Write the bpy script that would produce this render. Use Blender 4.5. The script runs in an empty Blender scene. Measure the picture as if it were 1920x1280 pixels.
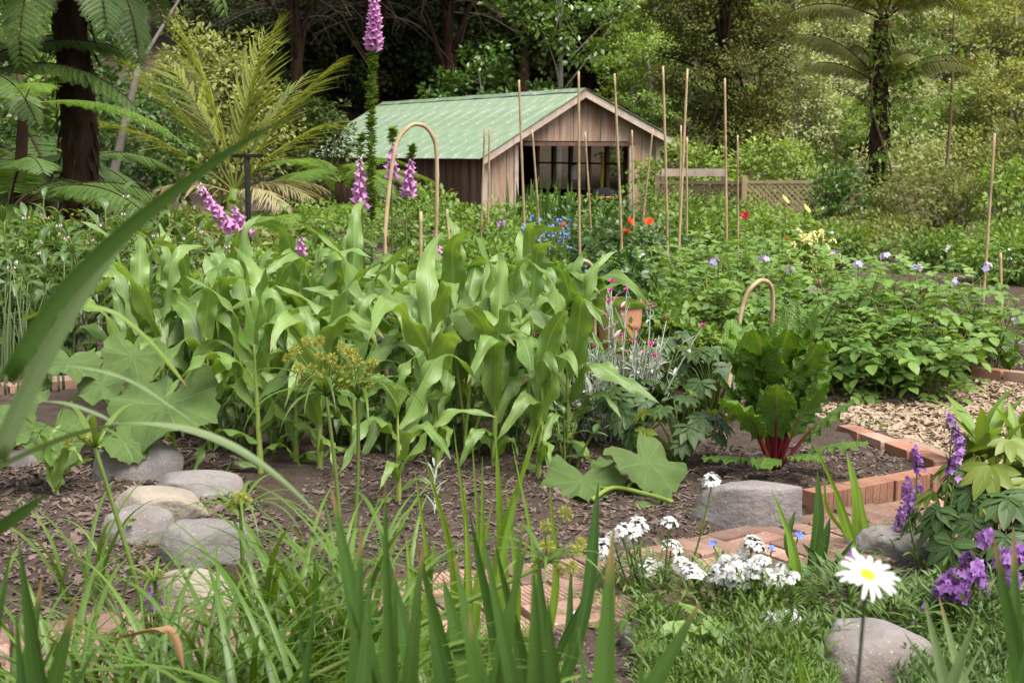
import bpy, bmesh, math, random
import numpy as np
from mathutils import Vector, Matrix, Euler

SC = bpy.context.scene
COL = SC.collection
R = math.radians
rng = np.random.default_rng(11)
random.seed(11)
U = rng.uniform

# ---------------------------------------------------------------- camera, sky, sun, exposure
FPX, CAMH = 2667.0, 1.6                       # focal length in photo pixels, eye height
PITCH = math.atan(355 / FPX)
cam = bpy.data.objects.new('camera', bpy.data.cameras.new('camera'))
COL.objects.link(cam)
cam.location = (0, 0, CAMH)
cam.rotation_euler = (R(90) - PITCH, 0, 0)
cam.data.sensor_width = 36.0
cam.data.lens = 36.0 * FPX / 1920
cam.data.clip_end = 1500
cam.data.dof.use_dof = True
cam.data.dof.focus_distance = 7.6
cam.data.dof.aperture_fstop = 7.5
SC.camera = cam

SUN_EL, SUN_AZ = 60.0, 138.0                  # degrees; azimuth clockwise from +Y (high on the right, a little behind the camera)
W = bpy.data.worlds.new('World'); SC.world = W; W.use_nodes = True
wn = W.node_tree
sky = wn.nodes.new('ShaderNodeTexSky'); sky.sky_type = 'NISHITA'; sky.sun_disc = False
sky.sun_elevation = R(SUN_EL); sky.sun_rotation = R(SUN_AZ); sky.dust_density = 4.0; sky.air_density = 1.0
hs = wn.nodes.new('ShaderNodeHueSaturation'); hs.inputs['Saturation'].default_value = 0.25
wn.links.new(sky.outputs[0], hs.inputs['Color'])
wn.links.new(hs.outputs[0], wn.nodes['Background'].inputs[0])
wn.nodes['Background'].inputs[1].default_value = 0.115
sd = bpy.data.lights.new('sun', 'SUN'); sd.energy = 2.3; sd.angle = R(40); sd.color = (1.0, 0.95, 0.87)
sun = bpy.data.objects.new('sun', sd); COL.objects.link(sun)
sv = Vector((math.sin(R(SUN_AZ)) * math.cos(R(SUN_EL)), math.cos(R(SUN_AZ)) * math.cos(R(SUN_EL)), math.sin(R(SUN_EL))))
sun.rotation_euler = sv.to_track_quat('Z', 'Y').to_euler()
SC.view_settings.view_transform = 'Standard'; SC.view_settings.look = 'None'
SC.view_settings.gamma = 1.0; SC.view_settings.use_curve_mapping = False
SC.view_settings.exposure = 1.36
SC.render.engine = 'CYCLES'
SC.cycles.use_denoising = True
SC.cycles.max_bounces = 7; SC.cycles.diffuse_bounces = 4; SC.cycles.transmission_bounces = 4; SC.cycles.glossy_bounces = 2
SC.cycles.caustics_reflective = False; SC.cycles.caustics_refractive = False

# ---------------------------------------------------------------- where a photo pixel lies in the place
def ray(px, py):
    a, b = (px - 960) / FPX, (640 - py) / FPX
    return np.array([a, math.cos(PITCH) + b * math.sin(PITCH), -math.sin(PITCH) + b * math.cos(PITCH)])
def at(px, py, Y):                            # the point that far away (metres along +Y)
    d = ray(px, py); p = d * (Y / d[1]); p[2] += CAMH; return p
def gp(px, py, z=0.0):                        # the point on level ground
    d = ray(px, py); t = (z - CAMH) / d[2]; p = d * t; p[2] = z; return p

def _h(ix, iy, s):
    n = np.sin(ix * 127.1 + iy * 311.7 + s * 74.7) * 43758.5453
    return n - np.floor(n)
def vn(x, y, sc, s=0):                        # value noise 0..1
    x = np.asarray(x, float) * sc; y = np.asarray(y, float) * sc
    ix, iy = np.floor(x), np.floor(y); fx, fy = x - ix, y - iy
    fx = fx * fx * (3 - 2 * fx); fy = fy * fy * (3 - 2 * fy)
    a, b, c, d = _h(ix, iy, s), _h(ix + 1, iy, s), _h(ix, iy + 1, s), _h(ix + 1, iy + 1, s)
    return (a + (b - a) * fx) + ((c + (d - c) * fx) - (a + (b - a) * fx)) * fy

# ---------------------------------------------------------------- meshes
class MB:
    def __init__(s): s.V, s.F, s.U, s.M, s.n = [], [], [], [], 0
    def add(s, V, F, uv=None, mat=0):
        V = np.asarray(V, float)
        if uv is None: uv = np.zeros((len(V), 2))
        s.V.append(V); s.U.append(np.asarray(uv, float))
        for f in (F if isinstance(F, list) else [F]):
            f = np.asarray(f, int)
            if len(f): s.F.append(f + s.n); s.M.append(np.full(len(f), mat, int))
        s.n += len(V); return s
    def T(s): return (np.concatenate(s.V), s.F, np.concatenate(s.U))
    def mesh(s, name, mats, smooth=True):
        V, UV = np.concatenate(s.V), np.concatenate(s.U)
        me = bpy.data.meshes.new(name)
        li = np.concatenate([f.ravel() for f in s.F]); tot = np.concatenate([np.full(len(f), f.shape[1]) for f in s.F])
        me.vertices.add(len(V)); me.vertices.foreach_set('co', V.astype(np.float32).ravel())
        me.loops.add(len(li)); me.loops.foreach_set('vertex_index', li.astype(np.int32))
        me.polygons.add(len(tot))
        me.polygons.foreach_set('loop_start', np.concatenate([[0], np.cumsum(tot)[:-1]]).astype(np.int32))
        me.polygons.foreach_set('material_index', np.concatenate(s.M).astype(np.int32))
        me.polygons.foreach_set('use_smooth', np.full(len(tot), smooth))
        ul = me.uv_layers.new(name='UVMap'); ul.data.foreach_set('uv', UV[li].astype(np.float32).ravel())
        for m in (mats if isinstance(mats, (list, tuple)) else [mats]): me.materials.append(m)
        me.update(calc_edges=True)
        return me

def obj(name, me, parent=None, loc=(0, 0, 0), rot=(0, 0, 0), sc=1.0, kind=None):
    o = bpy.data.objects.new(name, me); COL.objects.link(o)
    o.location = loc; o.rotation_euler = rot
    o.scale = (sc, sc, sc) if np.isscalar(sc) else sc
    if parent is not None: o.parent = parent
    if kind: o['kind'] = kind
    return o
def tag(o, label, cat, group=None):
    o['label'] = label; o['category'] = cat
    if group: o['group'] = group
    return o
def thing(name, label, cat, loc=(0, 0, 0), rotz=0.0, group=None):
    o = bpy.data.objects.new(name, None); COL.objects.link(o)
    o.location = loc; o.rotation_euler = (0, 0, rotz); o.empty_display_size = .1
    return tag(o, label, cat, group)
def structure(name, me): return obj(name, me, kind='structure')
ORD = 'first second third fourth fifth sixth seventh eighth ninth tenth eleventh twelfth thirteenth fourteenth fifteenth sixteenth seventeenth eighteenth nineteenth twentieth'.split()

def nrm(v):
    v = np.asarray(v, float); return v / np.maximum(np.linalg.norm(v, axis=-1, keepdims=True), 1e-9)
def grid_faces(n, k, base=0, wrap=False):     # n rows of k vertices
    i = np.arange(n - 1)[:, None]; kk = k if wrap else k - 1
    j = np.arange(kk)[None, :]; j2 = (j + 1) % k
    return (np.stack(np.broadcast_arrays(i * k + j, i * k + j2, (i + 1) * k + j2, (i + 1) * k + j), -1).reshape(-1, 4) + base)
def tube(path, rad, n=7, cap=True):
    P = np.asarray(path, float); rad = np.broadcast_to(np.asarray(rad, float), (len(P),))
    T = nrm(np.gradient(P, axis=0)); ref = np.array([0.03, 0.02, 1.0]) if abs(T[:, 2]).mean() < .85 else np.array([0.0, 1.0, 0.05])
    A = nrm(np.cross(T, ref)); B = np.cross(T, A)
    a = np.linspace(0, 2 * np.pi, n, endpoint=False)
    V = P[:, None] + rad[:, None, None] * (np.cos(a)[None, :, None] * A[:, None] + np.sin(a)[None, :, None] * B[:, None])
    uv = np.stack(np.broadcast_arrays((a / 6.2832)[None, :], np.linspace(0, 1, len(P))[:, None]), -1).reshape(-1, 2)
    V = V.reshape(-1, 3); F = [grid_faces(len(P), n, 0, True)]
    if cap: F.append(np.arange(n)[None, ::-1]); F.append((np.arange(n) + (len(P) - 1) * n)[None])
    return V, F, uv
def strip(path, side, w, K=3, fold=0.0, wave=0.0, wf=3.0, ph=0.0):   # a leaf blade along a path
    P = np.asarray(path, float); n = len(P); side = np.broadcast_to(np.asarray(side, float), P.shape)
    T = nrm(np.gradient(P, axis=0)); S = nrm(side - T * (side * T).sum(1, keepdims=True)); N = np.cross(S, T)
    t = np.linspace(0, 1, n); u = np.linspace(-1, 1, K)
    w = np.asarray(w, float); fo = np.broadcast_to(np.asarray(fold, float), (n,))
    off = np.abs(u)[None, :] * np.sin(fo)[:, None] * w[:, None]
    off = off + wave * (w / w.max())[:, None] * (u[None, :] ** 2) * np.sin(wf * 6.283 * t[:, None] + ph + 2.1 * np.sign(u)[None, :])
    V = P[:, None] + S[:, None] * (u[None, :] * np.cos(fo)[:, None] * w[:, None])[..., None] + N[:, None] * off[..., None]
    uv = np.stack(np.broadcast_arrays((u[None, :] + 1) / 2, t[:, None]), -1).reshape(-1, 2)
    return V.reshape(-1, 3), [grid_faces(n, K)], uv
def arc(L, a0, a1, p=1.0, n=12, tw=0.0):      # curve in xz, angles from vertical
    t = np.linspace(0, 1, n); a = a0 + (a1 - a0) * t ** p
    d = np.stack([np.sin(a), np.zeros(n), np.cos(a)], 1) * (L / (n - 1))
    P = np.concatenate([[[0, 0, 0]], np.cumsum((d[1:] + d[:-1]) / 2, 0)])
    side = np.stack([np.zeros(n), np.cos(tw * t), np.sin(tw * t)], 1)
    return P, side, t
def inst(T, P, X, Y, Z, S):                   # many copies of a template joined
    V, F, uv = T; n, m = len(P), len(V); S = np.broadcast_to(np.asarray(S, float), (n,))
    VV = P[:, None] + S[:, None, None] * (V[None, :, 0:1] * X[:, None] + V[None, :, 1:2] * Y[:, None] + V[None, :, 2:3] * Z[:, None])
    o = (np.arange(n) * m)[:, None, None]
    return VV.reshape(-1, 3), [(f[None] + o).reshape(-1, f.shape[1]) for f in F], np.tile(uv, (n, 1))
def frames(D, N):                             # Y along D, Z near N
    Y = nrm(D); X = nrm(np.cross(Y, N)); return X, Y, np.cross(X, Y)
def rdir(n): return nrm(rng.normal(size=(n, 3)))

def leaf_t(w=.25, n=4, fold=.25, bend=.15, sh=1.0, K=3):    # unit leaf along +y
    t = np.linspace(0, 1, n + 1); ww = w * np.sin(np.pi * np.clip(t, .04, .985) ** sh) ** .85
    P = np.stack([0 * t, t, bend * (t - t * t * 1.6)], 1)
    return strip(P, (1, 0, 0), ww, K, fold)
DIA = (np.array([[0, 0, 0], [.28, .5, .05], [0, 1, -.04], [-.28, .5, .05], [0, .5, -.03]]), [np.array([[0, 1, 2, 4], [0, 4, 2, 3]])], np.array([[.5, 0], [1, .5], [.5, 1], [0, .5], [.5, .5]]))
QUAD = (np.array([[0, 0, 0], [.33, .45, .08], [0, 1, -.06], [-.33, .45, .08]]), [np.array([[0, 1, 2, 3]])], np.array([[.5, 0], [1, .5], [.5, 1], [0, .5]]))
NEED = (np.array([[0, 0, 0], [.10, .5, .03], [0, 1, -.05], [-.10, .5, .03]]), [np.array([[0, 1, 2, 3]])], np.array([[.5, 0], [1, .5], [.5, 1], [0, .5]]))
def box(mb, c, s, mat=0, rot=None):
    c = np.asarray(c, float); s = np.asarray(s, float) / 2
    V = np.array([[x, y, z] for x in (-1, 1) for y in (-1, 1) for z in (-1, 1)], float) * s
    if rot is not None: V = V @ np.array(rot).T
    mb.add(V + c, np.array([[0, 1, 3, 2], [4, 6, 7, 5], [0, 4, 5, 1], [2, 3, 7, 6], [0, 2, 6, 4], [1, 5, 7, 3]]), None, mat)

# ---------------------------------------------------------------- materials
class NT:
    def __init__(s, name):
        s.m = bpy.data.materials.new(name); s.m.use_nodes = True; s.t = s.m.node_tree; s.t.nodes.clear()
        s.out = s.n('ShaderNodeOutputMaterial')
    def n(s, ty, **k):
        o = s.t.nodes.new(ty)
        for a, b in k.items(): setattr(o, a, b)
        return o
    def l(s, a, b): s.t.links.new(a, b)
    def put(s, sock, v):
        if hasattr(v, 'is_output'): s.l(v, sock)
        else: sock.default_value = v
    def math(s, op, a, b=0.0, c=False):
        o = s.n('ShaderNodeMath', operation=op, use_clamp=c); s.put(o.inputs[0], a); s.put(o.inputs[1], b); return o.outputs[0]
    def mix(s, f, a, b, bl='MIX'):
        o = s.n('ShaderNodeMix', data_type='RGBA', blend_type=bl)
        s.put(o.inputs[0], f); s.put(o.inputs[6], a if hasattr(a, 'is_output') else (*a, 1)); s.put(o.inputs[7], b if hasattr(b, 'is_output') else (*b, 1)); return o.outputs[2]
    def noise(s, scale, vec=None, det=3, rough=.55):
        o = s.n('ShaderNodeTexNoise'); o.inputs['Scale'].default_value = scale; o.inputs['Detail'].default_value = det; o.inputs['Roughness'].default_value = rough
        if vec is not None: s.l(vec, o.inputs['Vector'])
        return o.outputs[0]
    def ramp(s, f, lo, hi):
        o = s.n('ShaderNodeMapRange'); o.inputs[1].default_value = lo; o.inputs[2].default_value = hi; s.put(o.inputs[0], f); return o.outputs[0]
    def bump(s, h, st=.3, d=.01):
        o = s.n('ShaderNodeBump'); o.inputs['Strength'].default_value = st; o.inputs['Distance'].default_value = d; s.l(h, o.inputs['Height']); return o.outputs[0]
    def pbr(s, col, rough=.6, spec=.5, nor=None, metal=0.0):
        o = s.n('ShaderNodeBsdfPrincipled'); s.put(o.inputs['Base Color'], col if hasattr(col, 'is_output') else (*col, 1))
        s.put(o.inputs['Roughness'], rough); o.inputs['Specular IOR Level'].default_value = spec; o.inputs['Metallic'].default_value = metal
        if nor is not None: s.l(nor, o.inputs['Normal'])
        return o.outputs[0]
    def fin(s, sh): s.l(sh, s.out.inputs[0]); return s.m

def leafmat(name, c1, c2, tr=.3, rough=.45, spec=.45, vein=None, vc=None, sc=2.0, c3=None, tint=(1.5, 1.45, .55)):
    c1, c2 = [(c[0] * 1.12, c[1] * 1.02, c[2] * .72) if c[1] > c[0] and c[2] < .7 * c[1] else c for c in (c1, c2)]
    k = NT(name); g = k.n('ShaderNodeNewGeometry'); oi = k.n('ShaderNodeObjectInfo')
    nz = k.noise(sc, g.outputs['Position'], 2)
    f = k.math('ADD', k.math('MULTIPLY', g.outputs['Random Per Island'], .45), k.math('MULTIPLY', oi.outputs['Random'], .35))
    f = k.math('ADD', f, k.math('MULTIPLY', k.math('SUBTRACT', nz, .5), 1.3), True)
    col = k.mix(f, c1, c2)
    if c3: col = k.mix(k.ramp(g.outputs['Random Per Island'], .93, .97), col, c3)
    nor = None
    if vein:
        uv = k.n('ShaderNodeUVMap'); sp = k.n('ShaderNodeSeparateXYZ'); k.l(uv.outputs[0], sp.inputs[0])
        if vein == 'pal':                      # veins that run out from the leaf stalk
            fr = k.math('FRACT', k.math('MULTIPLY', sp.outputs[0], 9.0)); d = k.math('ABSOLUTE', k.math('SUBTRACT', fr, .5))
            wv = k.ramp(k.math('MULTIPLY', d, k.math('ADD', sp.outputs[1], .05)), .035, .004)
            v2 = k.n('ShaderNodeTexVoronoi', feature='DISTANCE_TO_EDGE'); v2.inputs['Scale'].default_value = 46
            k.l(k.n('ShaderNodeTexCoord').outputs['Object'], v2.inputs['Vector'])
            nor = k.bump(k.math('ADD', k.ramp(v2.outputs[0], .0, .25), k.math('MULTIPLY', wv, -.9)), .6, .014)
            col = k.mix(k.ramp(k.noise(5.0, g.outputs['Position'], 5, .7), .45, .7), col, k.mix(1.0, col, (.64, .70, .60), 'MULTIPLY')); col = k.mix(k.math('MULTIPLY', wv, .75), col, vc)
        else:
            d = k.math('ABSOLUTE', k.math('SUBTRACT', sp.outputs[0], .5))
            wv = k.ramp(d, .05, .018)
            if vein == 'par':                  # fine lengthwise streaks, browned tips, a few blemishes
                cb = k.n('ShaderNodeCombineXYZ'); k.l(k.math('MULTIPLY', sp.outputs[0], 26.0), cb.inputs[0]); k.l(k.math('MULTIPLY', sp.outputs[1], 1.6), cb.inputs[1]); k.l(k.math('MULTIPLY', oi.outputs['Random'], 50.0), cb.inputs[2])
                col = k.mix(k.ramp(k.noise(1.0, cb.outputs[0], 3), .3, .75), col, k.mix(1.0, col, (1.32, 1.26, 1.25), 'MULTIPLY'))
                bl = k.noise(26.0, g.outputs['Position'], 2); col = k.mix(k.math('MULTIPLY', k.ramp(bl, .70, .76), .6), col, (.24, .20, .08))
                tp_ = k.math('ADD', sp.outputs[1], k.math('MULTIPLY', k.math('SUBTRACT', oi.outputs['Random'], .7), .10)); col = k.mix(k.math('MULTIPLY', k.ramp(tp_, .955, .985), .8), col, (.26, .17, .07))
            col = k.mix(k.math('MULTIPLY', wv, .8), col, vc)
            if vein == 'par':
                st = k.math('SINE', k.math('MULTIPLY', sp.outputs[0], 110.0))
                nor = k.bump(k.math('ADD', st, k.math('MULTIPLY', wv, -2.0)), .22, .003)
            if vein == 'crinkle':
                nor = k.bump(k.noise(55, k.n('ShaderNodeTexCoord').outputs['Object'], 2), .8, .02)
    sh = k.pbr(col, rough, spec, nor)
    if tr > 0:
        tb = k.n('ShaderNodeBsdfTranslucent'); k.l(k.mix(1.0, col, tint, 'MULTIPLY'), tb.inputs[0])
        if nor is not None: k.l(nor, tb.inputs['Normal'])
        ms = k.n('ShaderNodeMixShader'); ms.inputs[0].default_value = tr; k.l(sh, ms.inputs[1]); k.l(tb.outputs[0], ms.inputs[2]); sh = ms.outputs[0]
    return k.fin(sh)
def surf(name, cols, sc=4.0, rough=.8, spec=.3, bs=.4, bd=.01, bsc=None, obj_rand=.0, stretch=None, speck=None, ob=True):
    k = NT(name); tc = k.n('ShaderNodeTexCoord'); vec = tc.outputs['Object'] if ob else k.n('ShaderNodeNewGeometry').outputs['Position']
    if stretch:
        mp = k.n('ShaderNodeMapping'); mp.inputs['Scale'].default_value = stretch; k.l(vec, mp.inputs[0]); vec = mp.outputs[0]
    if obj_rand:
        oi = k.n('ShaderNodeObjectInfo'); va = k.n('ShaderNodeVectorMath', operation='ADD'); cb = k.n('ShaderNodeCombineXYZ')
        k.l(k.math('MULTIPLY', oi.outputs['Random'], 37.0), cb.inputs[0]); k.l(k.math('MULTIPLY', oi.outputs['Random'], 91.0), cb.inputs[2]); k.l(vec, va.inputs[0]); k.l(cb.outputs[0], va.inputs[1]); vec = va.outputs[0]
    n1 = k.noise(sc, vec, 5, .6); col = k.mix(k.ramp(n1, .32, .68), cols[0], cols[1])
    if len(cols) > 2: col = k.mix(k.ramp(k.noise(sc * .37, vec, 4), .52, .66), col, cols[2])
    if speck: col = k.mix(k.ramp(k.noise(speck[0], vec, 2), speck[1], speck[1] + .05), col, speck[2])
    if obj_rand: col = k.mix(1.0, col, k.mix(oi.outputs['Random'], (1 - obj_rand,) * 3, (1 + obj_rand * .6,) * 3), 'MULTIPLY')
    nor = k.bump(k.noise(bsc or sc * 4, vec, 5, .65), bs, bd)
    return k.fin(k.pbr(col, rough, spec, nor))
# colours of things
M = {}
M['corn'] = leafmat('corn_leaf', (.070, .150, .042), (.170, .290, .090), .36, .36, .6, 'par', (.22, .30, .11), 2.5)
M['stalk'] = leafmat('corn_stalk', (.15, .24, .06), (.24, .32, .10), .10, .5, .4)
M['iris'] = leafmat('iris_blade', (.026, .070, .018), (.058, .125, .030), .28, .55, .22, 'par', (.07, .13, .05), 1.5)
M['irispale'] = leafmat('pale_iris_blade', (.085, .150, .085), (.125, .195, .105), .25, .5, .4, 'par', (.15, .22, .12), 1.5)
M['glad'] = leafmat('bright_blade', (.085, .180, .025), (.165, .270, .040), .38, .4, .5, 'par', (.20, .30, .08), 1.5)
M['grass'] = leafmat('grass_blade', (.040, .100, .016), (.120, .215, .040), .35, .42, .45, 'mid', (.13, .21, .06), 1.5)
M['umbel'] = leafmat('umbel_head', (.22, .26, .07), (.36, .38, .12), .2, .7, .2)
M['pump'] = leafmat('pumpkin_leaf', (.105, .192, .078), (.160, .258, .110), .28, .6, .3, 'pal', (.19, .27, .12), 4)
M['pstem'] = leafmat('pumpkin_stem', (.14, .22, .05), (.22, .29, .08), .15, .6, .3)
M['chard'] = leafmat('chard_leaf', (.055, .150, .018), (.125, .250, .035), .30, .26, .65, 'crinkle', (.20, .24, .07), 6)
M['redstem'] = leafmat('red_stem', (.14, .008, .022), (.21, .025, .030), .1, .35, .5)
M['orstem'] = leafmat('orange_stem', (.24, .07, .025), (.18, .035, .025), .1, .35, .5)
M['hell'] = leafmat('hellebore_leaf', (.030, .068, .026), (.055, .105, .034), .2, .5, .35, 'mid', (.10, .16, .07), 3)
M['hellpale'] = leafmat('young_hellebore_leaf', (.10, .16, .030), (.16, .22, .045), .3, .45, .4, 'mid', (.22, .27, .10), 3)
M['potato'] = leafmat('potato_leaf', (.072, .160, .042), (.165, .280, .078), .3, .5, .4, 'mid', (.12, .20, .07), 2.5)
M['potstem'] = leafmat('potato_stem', (.10, .14, .045), (.15, .18, .06), .1, .6, .3)
M['bright'] = leafmat('bright_leaf', (.085, .180, .034), (.185, .300, .062), .35, .5, .4, 'mid', (.16, .25, .09), 1.2)
M['comfrey'] = leafmat('comfrey_leaf', (.045, .100, .036), (.085, .155, .055), .25, .42, .5, 'mid', (.11, .17, .08), 2.5)
M['silver'] = leafmat('silver_leaf', (.30, .34, .28), (.42, .45, .38), .15, .8, .2)
M['litho'] = leafmat('mat_leaf', (.070, .150, .030), (.160, .255, .058), .3, .5, .35, None, None, 4)
M['wall'] = leafmat('wallflower_leaf', (.055, .115, .035), (.105, .175, .055), .25, .5, .4, 'mid', (.12, .18, .08), 3)
M['rosel'] = leafmat('dark_bush_leaf', (.030, .080, .022), (.070, .140, .036), .25, .4, .5, None, None, 2)
M['olive'] = leafmat('olive_shrub_leaf', (.105, .145, .050), (.190, .225, .085), .3, .55, .35, None, None, 1.2)
M['t_light'] = leafmat('light_tree_leaf', (.120, .215, .055), (.240, .345, .105), .35, .5, .4, None, None, .55)
M['t_totara'] = leafmat('dark_conifer_leaf', (.045, .062, .020), (.150, .160, .045), .2, .6, .3, None, None, .7)
M['t_olive'] = leafmat('hill_tree_leaf', (.145, .190, .070), (.275, .310, .130), .3, .6, .3, None, None, .3)
M['t_grey'] = leafmat('grey_green_tree_leaf', (.210, .270, .165), (.320, .375, .250), .3, .6, .3, None, None, .3)
M['t_brown'] = leafmat('brownish_tree_leaf', (.170, .160, .080), (.260, .235, .120), .25, .65, .25, None, None, .3)
M['t_glossy'] = leafmat('glossy_tree_leaf', (.045, .115, .022), (.115, .210, .045), .3, .3, .6, None, None, .8)
M['t_dark'] = leafmat('dark_tree_leaf', (.030, .055, .018), (.060, .090, .028), .2, .6, .3, None, None, .5)
M['fern'] = leafmat('fern_frond', (.080, .170, .030), (.160, .270, .055), .35, .5, .4, None, None, 1.0)
M['ferndk'] = leafmat('tree_fern_frond', (.045, .100, .030), (.105, .185, .060), .3, .5, .4, None, None, 1.0)
M['fernol'] = leafmat('olive_tree_fern_frond', (.085, .110, .030), (.150, .170, .055), .3, .55, .35, None, None, 1.0)
M['palm'] = leafmat('palm_leaflet', (.090, .140, .020), (.215, .255, .045), .35, .42, .5, None, None, 1.5)
M['palmold'] = leafmat('faded_palm_leaflet', (.26, .22, .11), (.34, .30, .16), .25, .6, .3, None, None, 2)
M['dead'] = leafmat('dead_leaf', (.22, .10, .05), (.33, .20, .11), .2, .7, .2, None, None, 5)
M['white'] = leafmat('white_petal', (.60, .60, .585), (.72, .72, .70), .25, .6, .3, tint=(1, 1, .97))
M['purple'] = leafmat('purple_petal', (.21, .06, .31), (.55, .34, .62), .3, .6, .3, tint=(1.2, 1, 1.2))
M['lilac'] = leafmat('lilac_petal', (.46, .38, .72), (.60, .52, .82), .3, .6, .3, tint=(1, 1, 1.1))
M['pink'] = leafmat('foxglove_bell', (.46, .19, .40), (.60, .32, .54), .3, .5, .3, tint=(1.1, 1, 1.1))
M['pinkpale'] = leafmat('pale_pink_bell', (.62, .40, .52), (.72, .55, .62), .3, .6, .3, tint=(1, 1, 1))
M['magenta'] = leafmat('magenta_petal', (.42, .015, .17), (.58, .05, .30), .2, .6, .2, tint=(1.1, 1, 1))
M['red'] = leafmat('orange_red_petal', (.78, .09, .03), (.86, .16, .05), .3, .6, .2, tint=(1.1, 1, 1))
M['crimson'] = leafmat('crimson_petal', (.55, .02, .06), (.65, .05, .10), .3, .6, .2, tint=(1.1, 1, 1))
M['orange'] = leafmat('orange_petal', (.85, .16, .01), (.9, .24, .02), .3, .6, .2, tint=(1.1, 1, 1))
M['yellow'] = leafmat('pale_yellow_petal', (.80, .72, .22), (.88, .82, .42), .3, .6, .2, tint=(1, 1, 1))
M['gold'] = surf('daisy_eye', ((.75, .42, .01), (.85, .55, .03)), 300, .7, .2, .8, .002)
M['blue'] = leafmat('blue_petal', (.14, .22, .66), (.26, .36, .80), .25, .6, .2, tint=(1, 1, 1.1))
M['calyx'] = surf('dark_calyx', ((.05, .03, .045), (.09, .06, .05)), 40, .7, .2)
M['stem'] = leafmat('green_stem', (.075, .13, .035), (.12, .18, .05), .1, .6, .3)
M['darkstem'] = surf('dark_stem', ((.030, .040, .018), (.06, .07, .03)), 30, .7, .2)
M['bark'] = surf('brown_fibrous_trunk', ((.020, .012, .008), (.058, .034, .021)), 5, .95, .1, 1.0, .05, 14, 0, (1, 1, .25))
M['greybark'] = surf('grey_bark', ((.16, .14, .115), (.26, .235, .20), (.11, .10, .075)), 6, .9, .15, .8, .02, 20, 0, (1, 1, .3))
M['twig'] = surf('bare_twig', ((.12, .085, .06), (.20, .15, .11)), 6, .9, .15)
M['vine'] = surf('brown_vine', ((.10, .07, .04), (.17, .12, .07)), 6, .9, .15)
M['soil'] = surf('soil', ((.055, .038, .030), (.105, .076, .060), (.082, .060, .046)), 14, .95, .15, 1.0, .03, 60, ob=False, speck=(130, .66, (.20, .155, .125)))
M['litter'] = surf('bark_mulch', ((.085, .060, .048), (.20, .15, .125), (.14, .105, .085)), 9, .9, .2, .8, .01, 90, ob=False)
M['chipbed'] = surf('wood_chip_bed', ((.20, .135, .09), (.33, .245, .17), (.26, .185, .13)), 22, .9, .2, 1.0, .02, 70, ob=False)
M['chip'] = surf('wood_chip', ((.22, .155, .10), (.39, .30, .22), (.28, .205, .14)), 13, .85, .25, .4, .005, 90, ob=False)
M['brick'] = surf('brick', ((.250, .140, .105), (.330, .215, .170), (.17, .115, .09)), 9, .95, .15, .7, .004, 130, .42, speck=(30, .66, (.36, .30, .25)))
M['brickor'] = surf('orange_brick', ((.27, .120, .075), (.35, .185, .125), (.19, .105, .08)), 8, .9, .2, .8, .005, 120, .22, speck=(22, .64, (.28, .22, .16)))
M['rock'] = surf('grey_stone', ((.145, .130, .125), (.225, .205, .195), (.150, .118, .100)), 6, .85, .25, .85, .016, 24, .12, speck=(60, .66, (.30, .29, .26)))
M['rockpale'] = surf('cream_stone', ((.235, .20, .16), (.31, .27, .22), (.15, .12, .095)), 6, .85, .25, .85, .016, 24, .05, speck=(50, .67, (.22, .18, .14)))
M['bamboo'] = surf('bamboo', ((.30, .205, .11), (.40, .30, .18), (.22, .145, .075)), 9, .6, .4, .2, .003, 60, .12)
M['terra'] = surf('terracotta', ((.38, .16, .09), (.50, .25, .155), (.45, .30, .22)), 6, .85, .25, .3, .004, 60)
M['black'] = surf('black_metal', ((.010, .010, .011), (.018, .017, .016)), 20, .9, .05, .1, .002)
M['redplastic'] = surf('red_plastic', ((.45, .03, .03), (.55, .05, .04)), 10, .4, .5, .1, .002)
M['yellowplastic'] = surf('yellow_paint', ((.62, .47, .03), (.70, .55, .06)), 10, .4, .5, .1, .002)
M['whiteplastic'] = surf('white_plastic', ((.62, .62, .60), (.70, .70, .68)), 10, .4, .5, .1, .002)
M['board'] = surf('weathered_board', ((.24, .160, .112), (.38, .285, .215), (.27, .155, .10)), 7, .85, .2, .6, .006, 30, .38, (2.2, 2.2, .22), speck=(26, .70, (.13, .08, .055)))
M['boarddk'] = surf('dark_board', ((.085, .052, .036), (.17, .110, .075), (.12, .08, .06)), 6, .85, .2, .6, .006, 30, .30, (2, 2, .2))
M['trim'] = surf('weathered_trim', ((.30, .23, .18), (.44, .36, .30)), 6, .85, .2, .5, .005, 30, .1, (1.5, 1.5, .5))
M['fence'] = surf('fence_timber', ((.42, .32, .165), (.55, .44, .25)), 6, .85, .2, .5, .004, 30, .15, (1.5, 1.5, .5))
M['fencedk'] = surf('dark_rail_timber', ((.10, .075, .045), (.17, .13, .08)), 6, .85, .2, .5, .004, 30, .1, (.4, 1.5, 1.5))  # darker brown timber for the dull lattice, boards and posts
M['wire'] = surf('pale_wire', ((.5, .5, .5), (.6, .6, .6)), 9, .5, .4, .1, .001)
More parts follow.
